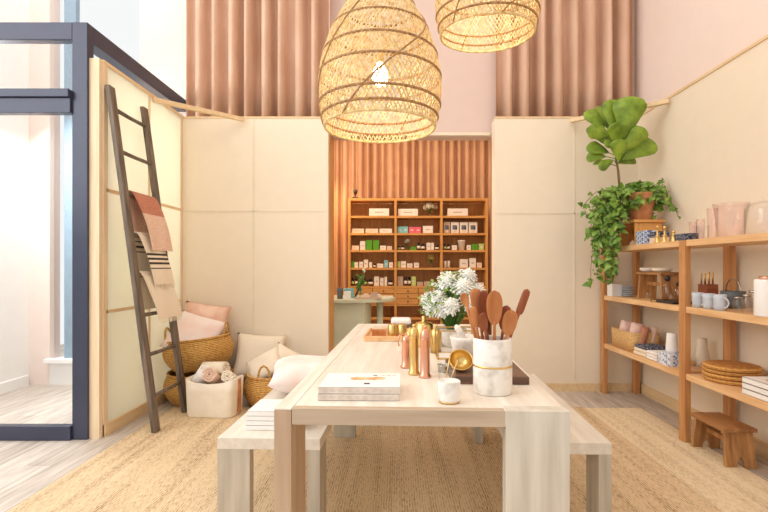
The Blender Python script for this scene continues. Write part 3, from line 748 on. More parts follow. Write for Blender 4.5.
M_ti = thing('mug', 'pale grey-blue mug, left of the three by the post', 'mug', (1.99, 0, ZM+e), 0, 'mugs on the middle shelf')
M_ti.location = (2.0, YX(698, 2.0), ZM+e)
MB().lathe(cup_prof(.033, .036, .098, .004), 30).build('cup', M_gy, M_ti, smooth=True)
MB().tube([(.03*math.sin(a)*.3, -.035-.028*math.sin(a), .048+.03*math.cos(a)) for a in [PI*k/12 for k in range(13)]], .005, 8).build('handle', M_gy, M_ti, smooth=True)
dup(M_ti, (1.995, YX(709, 1.995), ZM+e), 0, 'pale grey-blue mug, middle one of the three')
dup(M_ti, (1.99, YX(720, 1.99), ZM+e), 0, 'pale grey-blue mug, right of three, handle towards the glass jars')
T = thing('wooden_block_holder', 'rosewood block holding upright brass tubes behind the mugs', 'holder', (2.17, YX(708, 2.17), ZM+e))
B(-.04, .04, -.05, .05, .0, .148).build('block', M_copperwood, T, bevel=.003)
for i in range(5):
    MB().lathe([(0, .149), (.006, .149), (.006, .222+.008*(i % 2)), (0, .225+.008*(i % 2))], 10, (-.02+.04*(i % 2), -.04+.02*i, 0)).build('brass_tube', M_brass, T, smooth=True)
def jar(loc, label, r, h, lid=M_steel):
    T = thing('glass_jar', label, 'jar', loc)
    MB().lathe([(0, 0), (r, 0), (r+.002, .008), (r+.002, h*.75), (r*.8, h*.86), (r*.8, h*.9), (r*.8-.003, h*.9), (r-.002, h*.74), (r-.002, .008), (0, .006)], 28).build('jar_body', M_glass, T, smooth=True)
    MB().lathe([(0, h*.88), (r*.84, h*.88), (r*.84, h*.98), (0, h)], 24).build('lid', lid, T, smooth=True)
jar((2.03, YX(738, 2.03), ZM+e), 'small clear glass jar right of the mugs', .025, .09)
jar((2.03, YX(747, 2.03), ZM+e), 'clear glass jar in the middle of the middle shelf group', .026, .11)
jar((2.12, YX(754, 2.12), ZM+e), 'clear glass jar tucked behind the white canister', .03, .13)
T = thing('steel_basket', 'grey pot with arched metal handle behind the glass jars', 'pot', (2.19, YX(733, 2.19), ZM+e))
MB().lathe(cup_prof(.06, .07, .11, .004), 30).build('pot_body', M_slate, T, smooth=True)
MB().tube([(0, .068*math.cos(a), .105+.085*math.sin(a)) for a in [PI*k/20 for k in range(21)]], .004, 8).build('handle', M_steel, T, smooth=True)
T = thing('canister', 'tall white canister with copper lid at right end of middle shelf', 'canister', (2.0, YX(766, 2.0), ZM+e))
MB().lathe([(0, 0), (.052, 0), (.054, .006), (.054, .19), (.05, .2), (0, .2)], 36).build('canister_body', M_paper, T, smooth=True)
MB().lathe([(0, .201), (.03, .201), (.032, .206), (.03, .216), (0, .218)], 28).build('lid', M_copper, T, smooth=True)
# ---- low shelf
def rect_basket(loc, w_, l, h, mat, label):
    T = thing('woven_box_basket', label, 'basket', loc)
    mb = MB()
    def ring(z, k): 
        return [(math.copysign(abs(math.cos(a))**.3, math.cos(a))*w_/2*k, math.copysign(abs(math.sin(a))**.3, math.sin(a))*l/2*k, z) for a in [2*PI*i/48 for i in range(48)]]
    L_ = [ring(0, .94), ring(h*.5, .98), ring(h, 1), ring(h, .93), ring(h*.5, .91), ring(.012, .88)]
    vs = [p for r in L_ for p in r]; n = 48
    fs = [(i*n+j, i*n+(j+1) % n, (i+1)*n+(j+1) % n, (i+1)*n+j) for i in range(5) for j in range(n)]+[tuple(range(n))[::-1], tuple(range(5*n, 6*n))]
    mb.add(vs, fs).build('basket_body', mat, T, smooth=True)
rect_basket((2.10, 4.17, ZL+e), .25, .44, .165, M_baskp, 'low rectangular palm basket on the bottom shelf filled with pink rolls')
for i, (x, y, m_, lab) in enumerate(((2.03, 4.22, M_pinkR, 'pink rolled cloth at the left in the palm basket'), (2.04, 4.06, M_pinkR, 'pink rolled cloth in the middle of the palm basket'), (2.06, 3.97, M_rust, 'thin rust coloured roll between pink cloths in the palm basket'), (2.14, 3.98, M_blush2, 'pale blush rolled cloth at the right in the palm basket'))):
    r = .058 if i < 2 else .028
    roll('rolled_cloth', (x, y, ZL+.03+r), (x+.03, y-.01, ZL+(.235 if i < 2 else .215)), r, m_, lab, 'cloth')
LD = ['bottom', 'second', 'third', 'top']
for k, (m_, hh, lab) in enumerate(((M_linen, .03, 'folded cream linen at the bottom of the pile beside palm basket'), (M_linen, .028, 'folded cream linen, second in the pile beside palm basket'), (M_navy, .026, 'folded navy patterned cloth on top of the cream linens'))):
    tag(B(-.10, .10, -.10, .10, 0, hh).build('folded_cloth', m_, loc=(2.07, 3.835-.01*k, ZL+e+k*.0305), bevel=.011), lab, 'cloth')
for k in range(3):
    tag(B(-.10, .10, -.075, .075, 0, .022).build('folded_cloth', M_whitef, loc=(2.065, 3.645, ZL+e+k*.0228), bevel=.01), ['lowest', 'middle', 'topmost'][k]+' folded white cloth in the pile left of the stacked cups', 'cloth')
for k in range(2):
    boxy('patterned_box', .14, .15, .045, M_blueP, (2.04, 3.475, ZL+e+k*.0458), ['lower', 'upper'][k]+' pale blue printed box under the tall white cups', 'box')
for k, (y, x) in enumerate(((3.48, 2.03),)):
    vessel('stacked_cups', [(0, 0), (.042, 0), (.041, .02), (.040, .05), (.036, .1), (.033, .14), (0, .14)], M_paper, (x, y, ZL+.0925), 'tall inverted white cup on the blue printed boxes', 'cup')
vessel('stacked_cups', [(0, 0), (.050, 0), (.049, .05), (.034, .15), (.031, .2), (0, .2)], M_linen, (2.23, 3.44, ZL+e), 'cream inverted cup seen just right of the middle post', 'cup')
for k in range(4):
    prof = [(0, 0), (.14, 0), (.156, .005), (.160, .013), (.156, .021), (.14, .026), (0, .026)]
    vessel('placemat', prof, M_mat, (2.125+.003*(-1)**k, 2.985+.006*(k % 3), ZL+e+k*.0265), ['bottom', 'second', 'third', 'topmost'][k]+' round rattan placemat in the stack on the bottom shelf', 'placemat', 'round rattan placemats', n=48, fn=lambda r, z, a: r*(1+.012*math.sin(36*a)))
M_spine = noise_mat('greige_spine', srgb(214, 198, 184), srgb(232, 220, 208), (30, 30, 30), .7)
def book(name, w_, d, h, loc, label, rotz=0, cover=None, group=None, spine='front', picture=False, blocks=False):
    T = thing(name, label, 'book', loc, rotz, group)
    t = .002
    mb = B(-w_/2, w_/2, -d/2, d/2, 0, t).box(-w_/2, w_/2, -d/2, d/2, h-t, h)
    if spine == 'front': mb.box(-w_/2, w_/2, -d/2, -d/2+t, 0, h)
    else: mb.box(-w_/2, -w_/2+t, -d/2, d/2, 0, h)
    mb.build('cover', cover or M_paper, T)
    if spine == 'front': B(-w_/2, w_/2, -d/2-.0005, -d/2-.0001, .001, h-.001).build('spine', M_spine if name == 'magazine' else M_paper, T)
    B(-w_/2+.003, w_/2-.004, -d/2+.003, d/2-.004, t+.0002, h-t-.0002).build('pages', M_page, T)
    return T
# books at right end of bottom shelf
for k in range(3):
    T = book('cookbook', .21, .27, .031, (2.08, 2.56, ZL+e+k*.032), ['bottom', 'middle', 'top'][k]+' white book of the stack in front of the placemats', 0, spine='side')
    for q, m_ in enumerate((M_slate, M_bl, M_ink)):
        B(-.1062, -.1052, -.115+q*0, -.10, .004+q*.009, .010+q*.009).build('spine_mark', m_, T)
    if k == 2: MB().lathe([(0, .0312), (.05, .0312), (.05, .0318), (0, .0318)], 20, (.0, .02, 0)).build('cover_picture', M_orange, T)
for k in range(3):
    book('cookbook', .21, .22, .034, (2.08, 2.29, ZL+e+k*.035), ['bottom', 'middle', 'top'][k]+' white book of the stack cut by the right picture edge', 0, spine='side')
# ================================================================ TABLE TOP
TZ = .761
def magazine(k):
    T = book('magazine', .268, .205, .0215, (-.125+.002*k, 1.65, TZ+k*.0222), ['lower thick pale magazine lying flat on the near table end', 'upper thick pale magazine with a brown picture on its cover'][k], -.02)
    for q in range(9):
        x = -.12+q*.027; B(x, x+.018, -.1035, -.1031, .012, .0135).box(x, x+.014, -.1035, -.1031, .007, .0085).build('spine_text', M_inkl, T)
    if k:
        MB().lathe([(0, .0216), (1, .0216), (1, .0219), (0, .0219)], 24, fn=lambda r, z, a: r*.001 if r < .5 else .02*(1+2.2*abs(math.cos(a))**3), M=Matrix.Translation((.02, .02, 0))).build('cover_picture', M_orange, T)
        B(.012, .032, -.062, -.042, .0216, .0219).build('cover_picture', M_ink, T)
        B(.035, .05, .062, .075, .0216, .0219).build('cover_picture', M_ink, T)
        for q in range(3): B(.065+q*.02, .078+q*.02, .064, .072, .0216, .0219).build('cover_text', M_orange, T)
magazine(0); magazine(1)
def mill(loc, h, mat, label, crank=False):
    T = thing('pepper_mill', label, 'pepper mill', loc)
    MB().lathe([(0, 0), (.024, 0), (.0245, .006), (.019, .014), (.0185, h*.74), (.020, h*.75), (.019, h*.80), (.017, h*.87), (.010, h*.93), (.004, h*.95)], 28).build('mill_body', mat, T, smooth=True)
    MB().lathe([(0, h*.94), (.005, h*.945), (.008, h*.97), (.005, h), (0, h*1.005)], 16).build('knob', mat, T, smooth=True)
    MB().lathe([(.0192, h*.72), (.0205, h*.725), (.0205, h*.74), (.0192, h*.745)], 28, close=True).build('collar', mat, T, smooth=True)
    if crank:
        MB().tube([(0, 0, h*.97), (-.03, 0, h*.93), (-.034, 0, h*.72), (-.03, -.002, h*.62)], .003, 8).build('crank', mat, T, smooth=True)
mill((PX(425, 1.88), 1.88, TZ), .205, M_copper, 'tall copper pepper mill, nearest and right of the three mills')
mill((PX(414, 1.93), 1.93, TZ), .205, M_brass, 'tall brass pepper mill between the two copper ones')
mill((PX(406, 2.06), 2.06, TZ), .15, M_copper, 'short copper mill with side crank, left of the three mills', True)
# crock
cx, cy = PX(492.5, 1.66), 1.66
T = thing('utensil_crock', 'white marble utensil crock with a thin brass band', 'crock', (cx, cy, TZ))
MB().lathe([(0, 0), (.066, 0), (.068, .003), (.068, .187), (.066, .19), (.058, .19), (.057, .185), (.057, .012), (0, .012)], 56).build('crock_body', M_marb, T, smooth=True, bevel=.0008)
MB().lathe([(.0682, .092), (.0690, .0922), (.0690, .0988), (.0682, .099)], 56, close=True).build('brass_band', M_brass, T, smooth=True)
def spoon(hx, hy, hw, hl, bx, mat, label, dy=0, kind='spoon', hr=.0055):
    # hx,hy head centre in picture units at the crock's depth, bx foot offset inside crock
    Yh = cy+dy; H = Vector((PX(hx, Yh), Yh, PZ(hy, Yh))); foot = Vector((cx+bx, cy+dy*.5, TZ+.016))
    d = (H-foot).normalized(); o = MB()
    T = thing('wooden_'+kind, label, kind, foot)
    side = d.cross(Vector((0, 1, 0))).normalized(); n = side.cross(d)
    tip = H-foot
    hwm, hlm = hw*Yh/F/2, hl*Yh/F/2
    st = tip-d*hlm*.9
    MB().tube([Vector((0, 0, 0)), st*.5, st*.9, st+d*hlm*.2], [hr*.8, hr, hr*.95, hr*1.05], 10).build('handle', mat, T, smooth=True)
    vs = []; nu, nv = 16, 20; k = []
    for i in range(nu+1):
        t = i/nu; a = -1+2*t
        wid = math.sqrt(max(0, 1-abs(a)**(2.3 if kind == 'spoon' else 6)))
        if kind == 'spoon': wid *= (1+.12*a)
        for j in range(nv):
            b = 2*PI*j/nv
            depth = .006*(math.sin(b)) * wid
            scoop = (.007*(1-(math.cos(b))**2)*wid*(1-a*a)) if (math.sin(b) < 0 and kind == 'spoon') else 0
            vs.append(tip+d*a*hlm+side*hwm*wid*math.cos(b)+n*(depth+scoop*1.2))
    fs = [(i*nv+j, i*nv+(j+1) % nv, (i+1)*nv+(j+1) % nv, (i+1)*nv+j) for i in range(nu) for j in range(nv)]
    MB().add(vs, fs).build('bowl' if kind == 'spoon' else 'blade', mat, T, smooth=True)
spoon(465, 300, 8.5, 15, -.012, M_spoonL, 'small light wooden spoon, leftmost in the crock', .0)
spoon(474.5, 317, 8, 22, -.02, M_spoonL, 'narrow light wooden spatula at left in the crock', -.01, 'spatula')
spoon(477, 303, 12, 30, -.004, M_spoonL, 'pale wooden spatula behind the dark spoon', .036, 'spatula')
spoon(484.5, 305, 13, 30, .0, M_spoonD, 'dark reddish wooden spoon left of the big pale one', .014)
spoon(484, 322, 8, 20, .004, M_spoonD, 'small reddish spoon low in front of the dark spoon', -.028)
spoon(494.5, 308, 16, 36, .002, M_spoonL, 'largest pale wooden spoon in the middle of the crock', -.04)
spoon(505, 318, 12, 26, .008, M_spoonD, 'dark wooden spoon half hidden at the right of the crock', .03)
spoon(509.5, 323, 15, 27, .012, M_spoonL, 'honey wooden spoon leaning right at the front', -.022)
spoon(523, 302, 8, 28, .0, M_spoonD, 'long wooden spatula leaning far out to the right', .01, 'spatula')
# candle
T = thing('candle_jar', 'small white marble candle jar with a brass base ring', 'candle', (.170, 1.535, TZ))
MB().lathe([(0, .006), (.035, .006), (.0365, .012), (.0365, .068), (.034, .07), (.033, .062), (0, .06)], 40).build('marble_body', M_marb, T, smooth=True)
MB().lathe([(0, 0), (.033, 0), (.034, .006), (0, .0062)], 40).build('brass_base', M_brass, T, smooth=True)
T = thing('glass_tumbler', 'clear glass tumbler holding two brass spoons behind the candle', 'glass', (PX(447, 1.66), 1.66, TZ))
MB().lathe(cup_prof(.028, .031, .082), 30).build('glass_body', M_glass, T, smooth=True)
for i, (x0, x1, z) in enumerate(((-.012, .012, .125), (.0, .038, .105))):
    S_ = thing('brass_spoon', ['long', 'short'][i]+' thin brass spoon handle leaning in the glass tumbler', 'spoon', (PX(447, 1.66), 1.66, TZ+.008))
    MB().tube([(x0, 0, 0.002), (x1, -.004, z)], .0022, 8).build('handle', M_brass, S_, smooth=True)
    MB().lathe([(0, 0), (.004, .001), (.007, .008), (.004, .014), (0, .015)], 14, (x0, 0, 0.0)).build('bowl', M_brass, S_, smooth=True)
# board
tag(B(-.145, .145, -.17, .17, 0, .028).build('serving_board', M_walnut, loc=(.355, 1.93, TZ), rotz=-.036, bevel=.003), 'thick dark walnut board behind the marble crock', 'board')
BZ = TZ+.0285
def scoop():
    x, y = PX(461, 1.85), 1.85
    T = thing('brass_scoop', 'round brass measuring scoop resting on the walnut board, handle behind crock', 'scoop', (x, y, BZ))
    R = .047; Mx = Matrix.Translation((0, 0, .047)) @ Matrix.Rotation(math.radians(50), 4, 'X')
    prof = [(R*math.sin(a), -R*math.cos(a)) for a in [PI/2*k/10 for k in range(11)]]
    inner = [(max(0, r-.0025), z+.002) for r, z in reversed(prof)]
    MB().lathe(prof+inner, 36, M=Mx).build('bowl', M_brass, T, smooth=True)
    MB().tube([Vector((.045, -.0, .047)), (.09, -.0, .05), (.15, .03, .052)], .0035, 8, flat=2).build('handle', M_brass, T, smooth=True)
scoop()
T = thing('mortar', 'white marble mortar standing on the walnut board', 'mortar', (PX(467, 2.03), 2.03, BZ))
MB().lathe([(0, 0), (.045, 0), (.048, .008), (.044, .018), (.062, .05), (.072, .10), (.073, .112), (.066, .113), (.06, .09), (.04, .045), (0, .035)], 40).build('mortar_bowl', M_marb, T, smooth=True)
T = thing('pestle', 'white marble pestle leaning out of the mortar to the left', 'pestle', (PX(467, 2.03), 2.03, BZ+.04))
MB().tube([(.02, 0, .018), (.012, 0, .03), (-.015, -.01, .07), (-.045, -.02, .112), (-.052, -.022, .122)], [.012, .017, .011, .014, .006], 14).build('pestle_rod', M_marb, T, smooth=True)
vessel('measuring_cup', cup_prof(.022, .028, .03, .002), M_steel, (PX(444, 1.98), 1.98, TZ+.0), 'tiny steel measuring cup left of the mortar', 'cup')
# brass framed glass box
def glass_box():
    x0, y0 = PX(438, 2.24), 2.24; w_, d, h = .185, .15, .138
    T = thing('glass_box', 'brass-edged clear glass box behind the mortar', 'box', (x0+w_/2, y0+d/2, TZ))
    mb = MB(); r = .0035
    for sx in (-1, 1):
        for sy in (-1, 1): mb.box(sx*w_/2-r, sx*w_/2+r, sy*d/2-r, sy*d/2+r, 0, h)
    for z in (r, h-r):
        for sy in (-1, 1): mb.box(-w_/2, w_/2, sy*d/2-r, sy*d/2+r, z-r, z+r)
        for sx in (-1, 1): mb.box(sx*w_/2-r, sx*w_/2+r, -d/2, d/2, z-r, z+r)
    mb.build('brass_frame', M_brass, T)
    g = MB()
    for sy in (-1, 1): g.box(-w_/2+r, w_/2-r, sy*d/2-.001, sy*d/2+.001, 2*r, h-2*r)
    for sx in (-1, 1): g.box(sx*w_/2-.001, sx*w_/2+.001, -d/2+r, d/2-r, 2*r, h-2*r)
    g.build('glass_sides', M_glass, T)
    B(-w_/2+r, w_/2-r, -d/2+r, d/2-r, .001, .004).build('base', M_paper, T)
glass_box()
# flowers
M_ivy2 = noise_mat('fresh_green_leaf', srgb(110, 142, 62), srgb(176, 198, 112), (16, 16, 16), .5)
def bouquet(loc, label, vase_prof, vmat, n_big, spread, height, r_f, seed=0, petal=None, n_small=40, spots=None):
    T = thing('flower_vase', label, 'flowers', loc)
    MB().lathe(vase_prof, 32).build('vase', vmat, T, smooth=True)
    vh = max(z for r, z in vase_prof); rnd = random.Random(seed)
    st = MB(); pe = MB(); lf = MB(); sm = MB()
    for i in range(n_big+n_small):
        a = rnd.uniform(0, 2*PI); rr = spread*math.sqrt(rnd.uniform(.02, 1)); 
        z = height*(1-.55*(rr/spread)**1.6)*rnd.uniform(.72, 1)
        if i < n_big:
            a = i*2.4; rr = spread*.72*math.sqrt((i+.5)/n_big); z = height*(.86-.5*(rr/spread)**2)+rnd.uniform(-.02, .02)
        p = Vector((rr*math.cos(a), rr*math.sin(a)*.8, vh+z*.75))
        if spots and i < n_big: p = Vector(spots[i])
        b0 = Vector((0, 0, vh*.6))
        st.tube([b0, b0.lerp(p, .5)+Vector((0, 0, .02)), p], .0016, 4)
        if i < n_big:
            R = r_f*rnd.uniform(.85, 1.2); pe.lathe([(R*.62*math.sin(PI*q/6), -R*.62*math.cos(PI*q/6)) for q in range(7)], 10, p); d0 = (p-Vector((0, 0, vh))).normalized()
            for k in range(90):
                ph = math.acos(1-1.55*(k+.5)/90); th = k*2.4
                q = d0.to_track_quat('Z', 'Y') @ Vector((math.sin(ph)*math.cos(th), math.sin(ph)*math.sin(th), math.cos(ph)))
                add_leaf(pe, p+q*R*.1, q, Vector((0, -.3, 1)), R*rnd.uniform(.75, 1.05), R*.26, .2, False, .3)
        else:
            for k in range(5):
                dd = Vector((rnd.uniform(-1, 1), rnd.uniform(-1, 1), rnd.uniform(-.3, 1)))
                if rnd.random() < .6: add_leaf(lf, p+dd*.01-Vector((0, 0, rnd.uniform(0, .06))), dd, Vector((0, -.4, 1)), .035, .018, .1)
                else:
                    c_ = p+dd*.014
                    sm.lathe([(0, -.004), (.006, 0), (.004, .004), (0, .005)], 7, c_)
    st.build('stems', M_green, T); lf.build('leaves', M_ivy2, T, solid=.0008)
    if n_big: pe.build('blossoms', petal or M_petal, T, smooth=True, solid=.0008)
    sm.build('small_buds', petal or M_petal, T, smooth=True)
    return T
bouquet((PX(452, 2.62), 2.62, TZ), 'full bouquet of white chrysanthemums and greenery in a white ribbed pot', [(0, 0), (.05, 0), (.075, .03), (.082, .09), (.078, .10), (.07, .095), (0, .08)], M_marb, 12, .165, .46, .056, 5, n_small=120, spots=[((px-452)/180, dy, (346-py)/180) for px, py, dy in ((447, 281, -.02), (438, 297, -.06), (461, 286, -.07), (475, 291, 0), (448, 303, -.12), (432, 307, -.03), (456, 297, .05), (466, 301, -.1), (444, 289, .07), (440, 308, -.08), (468, 276, .0), (430, 300, .02))])
# brass containers behind mills
vessel('brass_canister', [(0, 0), (.05, 0), (.052, .01), (.052, .12), (.045, .13), (.015, .136), (.012, .15), (.014, .165), (0, .17)], M_brass, (PX(424, 2.62), 2.62, TZ), 'wide brass canister with knob, behind the pepper mills', 'canister')
vessel('brass_canister', [(0, 0), (.028, 0), (.028, .11), (.02, .12), (.008, .125), (.008, .145), (0, .147)], M_brass, (PX(436, 2.42), 2.42, TZ), 'slim brass canister between the mills and the flowers', 'canister')
vessel('brass_canister', [(0, 0), (.026, 0), (.026, .10), (.018, .11), (.006, .12), (.006, .13), (0, .132)], M_brass, (PX(410, 2.40), 2.40, TZ), 'small brass canister to the left behind the mills', 'canister')
T = thing('wooden_tray', 'shallow pale wood tray at the far end holding brass tins', 'tray', (PX(388, 2.95), 2.97, TZ), -.036)
B(-.135, .135, -.19, .19, 0, .012).box(-.135, .135, -.19, -.178, .012, .03).box(-.135, .135, .178, .19, .012, .03).box(-.135, -.123, -.178, .178, .012, .03).box(.123, .135, -.178, .178, .012, .03).build('tray_body', M_oakY, T, bevel=.002)
for i, px in enumerate((392.5, 402)):
    vessel('brass_tin', [(0, 0), (.027, 0), (.028, .004), (.028, .075), (.024, .08), (0, .08)], M_brass, (PX(px, 2.86), 2.86, TZ+.0125), ['left', 'right'][i]+' squat brass tin in the pale wooden tray', 'tin')
boxy('wooden_coaster_box', .085, .07, .04, M_spoonL, (PX(379, 2.9), 2.9, TZ+.0125), 'small wooden box left of the brass tins in the tray')
boxy('wooden_coaster_box', .08, .08, .05, M_linen, (PX(380, 3.05), 3.06, TZ+.0125), 'cream box behind the small wooden box in the tray')
boxy('dark_tray_box', .17, .16, .035, M_walnut, (PX(401, 3.30), 3.32, TZ), 'dark box at the far table end beneath a white cushion pad')
tag(B(-.07, .07, -.06, .06, 0, .045).build('folded_napkins', M_paper, loc=(PX(401, 3.30), 3.32, TZ+.0358), bevel=.015), 'thick white napkin pile on the dark box at the far table end', 'napkins')
# books on left bench
for k in range(4):
    book('white_book', .26, .2, .021, (-.565+.003*k, 2.26, .4508+k*.0216), ['lowest', 'second', 'third', 'topmost'][k]+' plain white book of the stack on the left bench front', -.036, group='white books on the bench')
# ================================================================ COUNTER IN THE ALCOVE
def stadium(x0, x1, y0, y1, r, n=20):
    pts = [(x0, y0)]
    cxr = x1-r; cy_ = (y0+y1)/2
    for i in range(n+1):
        a = -PI/2+PI*i/n; pts.append((cxr+r*math.cos(a), cy_+(y1-y0)/2*math.sin(a)))
    pts.append((x0, y1)); return pts
T = thing('service_counter', 'pale green rounded counter standing in the alcove opening', 'counter', (-.8, 5.6, 0))
MB().prism([(x+.8, y-5.6) for x, y in stadium(-1.6, -.02, 5.15, 6.05, .45)], .805, .84, 'z').build('countertop', M_mint, T, bevel=.006)
MB().prism([(x+.8, y-5.6) for x, y in stadium(-1.55, -.31, 5.22, 5.98, .06)], 0, .805, 'z').build('counter_body', M_mint, T)
MB().lathe([(0, 0), (.036, 0), (.036, .805), (0, .805)], 24, (.60, -.10, 0)).build('leg', M_mint, T, smooth=True)
CZ = .8405
def cpos(px, Y=5.4): return (PX(px, Y), Y, CZ)
vessel('grey_pot', cup_prof(.03, .038, .12, .004), M_slate, cpos(340, 5.35), 'slate grey pot at the left end of the green counter', 'pot')
boxy('pale_blue_box', .11, .08, .11, M_bl, cpos(349, 5.5), 'pale blue box on the counter behind the cream one')
boxy('cream_carton', .075, .06, .085, M_paper, cpos(347.5, 5.33), 'cream carton on the counter beside the grey pot')
boxy('wooden_tray_box', .30, .14, .02, M_bg, (PX(368, 5.3), 5.29, CZ), 'low beige tray along the front of the green counter', 'tray')
boxy('beige_box', .075, .06, .055, M_bg, (PX(374, 5.32), 5.32, CZ+.0208), 'beige box standing on the counter tray')
boxy('beige_box', .055, .05, .04, M_peach, (PX(366, 5.3), 5.3, CZ+.0208), 'peach box in the middle of the counter tray')
vessel('small_dish', cup_prof(.04, .06, .035, .004), M_paper, cpos(376, 5.62), 'white dish behind the boxes on the green counter', 'dish')
boxy('notebook', .16, .11, .022, M_linen, cpos(386, 5.5), 'cream notebook at the rounded end of the green counter', 'book')
def orchid():
    T = thing('flower_vase', 'dark slim vase with white tipped green orchid stem on counter', 'flowers', cpos(360, 5.42))
    MB().lathe(cup_prof(.028, .035, .09, .003), 20).build('vase', M_glass, T, smooth=True)
    MB().tube([(-.06, 0, .004), (-.01, 0, .12), (.03, 0, .2)], [.012, .010, .006], 8).build('dark_stem', M_bk, T, smooth=True)
    MB().tube([(0, 0, .02), (.01, 0, .18), (.045, 0, .31)], .004, 6).build('stem', M_green, T, smooth=True)
    lf = MB(); rnd = random.Random(3)
    for i in range(12): 
        a = rnd.uniform(0, 6.28); add_leaf(lf, (.005, 0, .06+.015*i), (math.cos(a)*.7, math.sin(a)*.7, 1), (0, -1, .3), .09, .03, .2)
    lf.build('leaves', M_green, T, solid=.001)
    bd = MB()
    for i in range(5): bd.lathe([(0, -.012), (.011, 0), (.006, .012), (0, .014)], 8, (.045+.01*math.sin(i*2), .01*math.cos(i*2), .30+.012*i))
    bd.build('blossoms', M_petal, T, smooth=True)
orchid()
# ================================================================ BACK SHELVING
SY = 6.70; sB = F/SY
SZ = [2.18, 1.93, 1.684, 1.442, 1.19, .93]
def back_shelf():
    T = thing('display_shelving', 'honey oak three-bay display shelving with drawers in the alcove', 'shelf', (.3, SY, 0))
    X0, X1, D = -.697-.3, 1.295-.3, .32; th = .035
    xs = [X0, PX(394.3, SY)-.3, PX(440.3, SY)-.3, X1-th]
    for i, x in enumerate(xs): B(x, x+th, 0, D, 0, 2.18-(.036 if 0 < i < 3 else 0)).build('side_panel' if i in (0, 3) else 'divider', M_bsz, T)
    B(X0+th, X1-th, D-.012, D, .0, 2.14).build('back_panel', M_bsz, T)
    B(X0+th, X1-th, 0, D-.013, 2.18-th, 2.18).build('top_board', M_bs, T)
    for b in range(3):
        a, c = xs[b]+th+.0005, xs[b+1]-.0005
        for z in SZ[1:]+[.48, .12]: B(a, c, .004, D-.013, z-.03, z).build('shelf_board', M_bs, T)
        B(a, c, .004, D-.013, .645, .67).build('shelf_board', M_bs, T)
        for r in range(3):
            z1 = .897-r*.076
            for h_ in range(2):
                w_ = (c-a)/2; dx0 = a+h_*w_+.003; dr = B(dx0, dx0+w_-.006, .0, .25, z1-.071, z1-.001).build('drawer', M_bs, T, bevel=.001)
                MB().lathe([(0, 0), (.009, 0), (.011, .012), (0, .016)], 12, M=Matrix.Translation((dx0+w_/2, 0, z1-.036)) @ Matrix.Rotation(PI/2, 4, 'X')).build('knob', M_walnut, dr, smooth=True)
back_shelf()
ORD = ['first', 'second', 'third', 'fourth', 'fifth', 'sixth', 'seventh', 'eighth', 'ninth', 'tenth', 'eleventh', 'twelfth']
ROW = ['', 'top', 'second', 'third', 'fourth', 'fifth', 'lowest']
BAY = ['left', 'middle', 'right']
CN = {'w': ('white', M_pw), 'p': ('peach', M_peach), 'g': ('green', M_gr), 'k': ('black', M_bk), 'b': ('sky blue', M_bl), 'h': ('pink', M_pk), 'e': ('beige', M_bg), 'l': ('lime', M_lg)}
rs = random.Random(21)
def carton(bay, row, idx, x0, x1, h, c, kind):
    cn, m_ = CN[c]; z = SZ[row]+.0008; wd = (x1-x0)/sB; hh = h/sB; X = PX((x0+x1)/2, SY+.03); Y = SY+.03
    wd *= 1.0; D_ = min(.14, max(.05, wd*.8)); size = 'low' if h < 5 else ('tall' if h >= 8 else 'small')
    nm = {'c': 'carton', 'b': 'bottle', 't': 'tub', 'g': 'gift bag', 'j': 'jar'}[kind]
    lab = f'{size} {cn} {nm}, {ORD[idx]} from left on the {ROW[row]} shelf of the {BAY[bay]} bay'
    loc = (X, Y+D_/2+.01, z); cat = nm.replace('gift ', '')
    T = thing({'c': 'product_carton', 'b': 'cosmetic_bottle', 't': 'cosmetic_tub', 'g': 'gift_bag', 'j': 'cosmetic_jar'}[kind], lab, cat if cat != 'carton' else 'box', loc, 0, 'products on the back shelving')
    if kind == 'c':
        B(-wd/2, wd/2, -D_/2, D_/2, 0, hh).build('carton_body', m_, T, bevel=.001)
        if wd > .045: B(-wd*.22, wd*.22, -D_/2-.0008, -D_/2-.0001, hh*.42, hh*.56).build('label', M_inkl if c in 'wpe' else (M_gr if c == 'g' else M_pw), T)
    elif kind in 'bj':
        r = wd/2*.95; cap = .3 if kind == 'b' else .35
        MB().lathe([(0, 0), (r, 0), (r, hh*(1-cap)), (r*.5, hh*(1-cap)+.004), (0, hh*(1-cap)+.004)], 16).build('bottle_body', m_, T, smooth=True)
        kk = .3 if c == 'w' else .75
        MB().lathe([(0, hh*(1-cap)+.0045), (r*kk, hh*(1-cap)+.0045), (r*kk, hh), (0, hh)], 14).build('cap', M_bk if c != 'w' else M_slate, T, smooth=True)
        if c == 'k': MB().lathe([(r+.0002, hh*.2), (r+.0009, hh*.2), (r+.0009, hh*.55), (r+.0002, hh*.55)], 16, close=True).build('label', M_pw if idx % 3 else M_lg, T, smooth=True)
    elif kind == 't':
        MB().lathe([(0, 0), (wd*.34, 0), (wd*.46, hh*.85), (wd*.5, hh*.86), (wd*.5, hh), (0, hh)], 20).build('tub_body', m_, T, smooth=True)
    elif kind == 'g':
        B(-wd/2, wd/2, -.04, .04, 0, hh).build('bag_body', m_, T, bevel=.001)
        B(-wd*.3, wd*.3, -.0415, -.0402, hh*.32, hh*.72).build('dark_print', M_navy, T)
        B(-wd*.22, wd*.22, -.0418, -.0402, hh*.05, hh*.28).build('window_patch', M_peach, T)
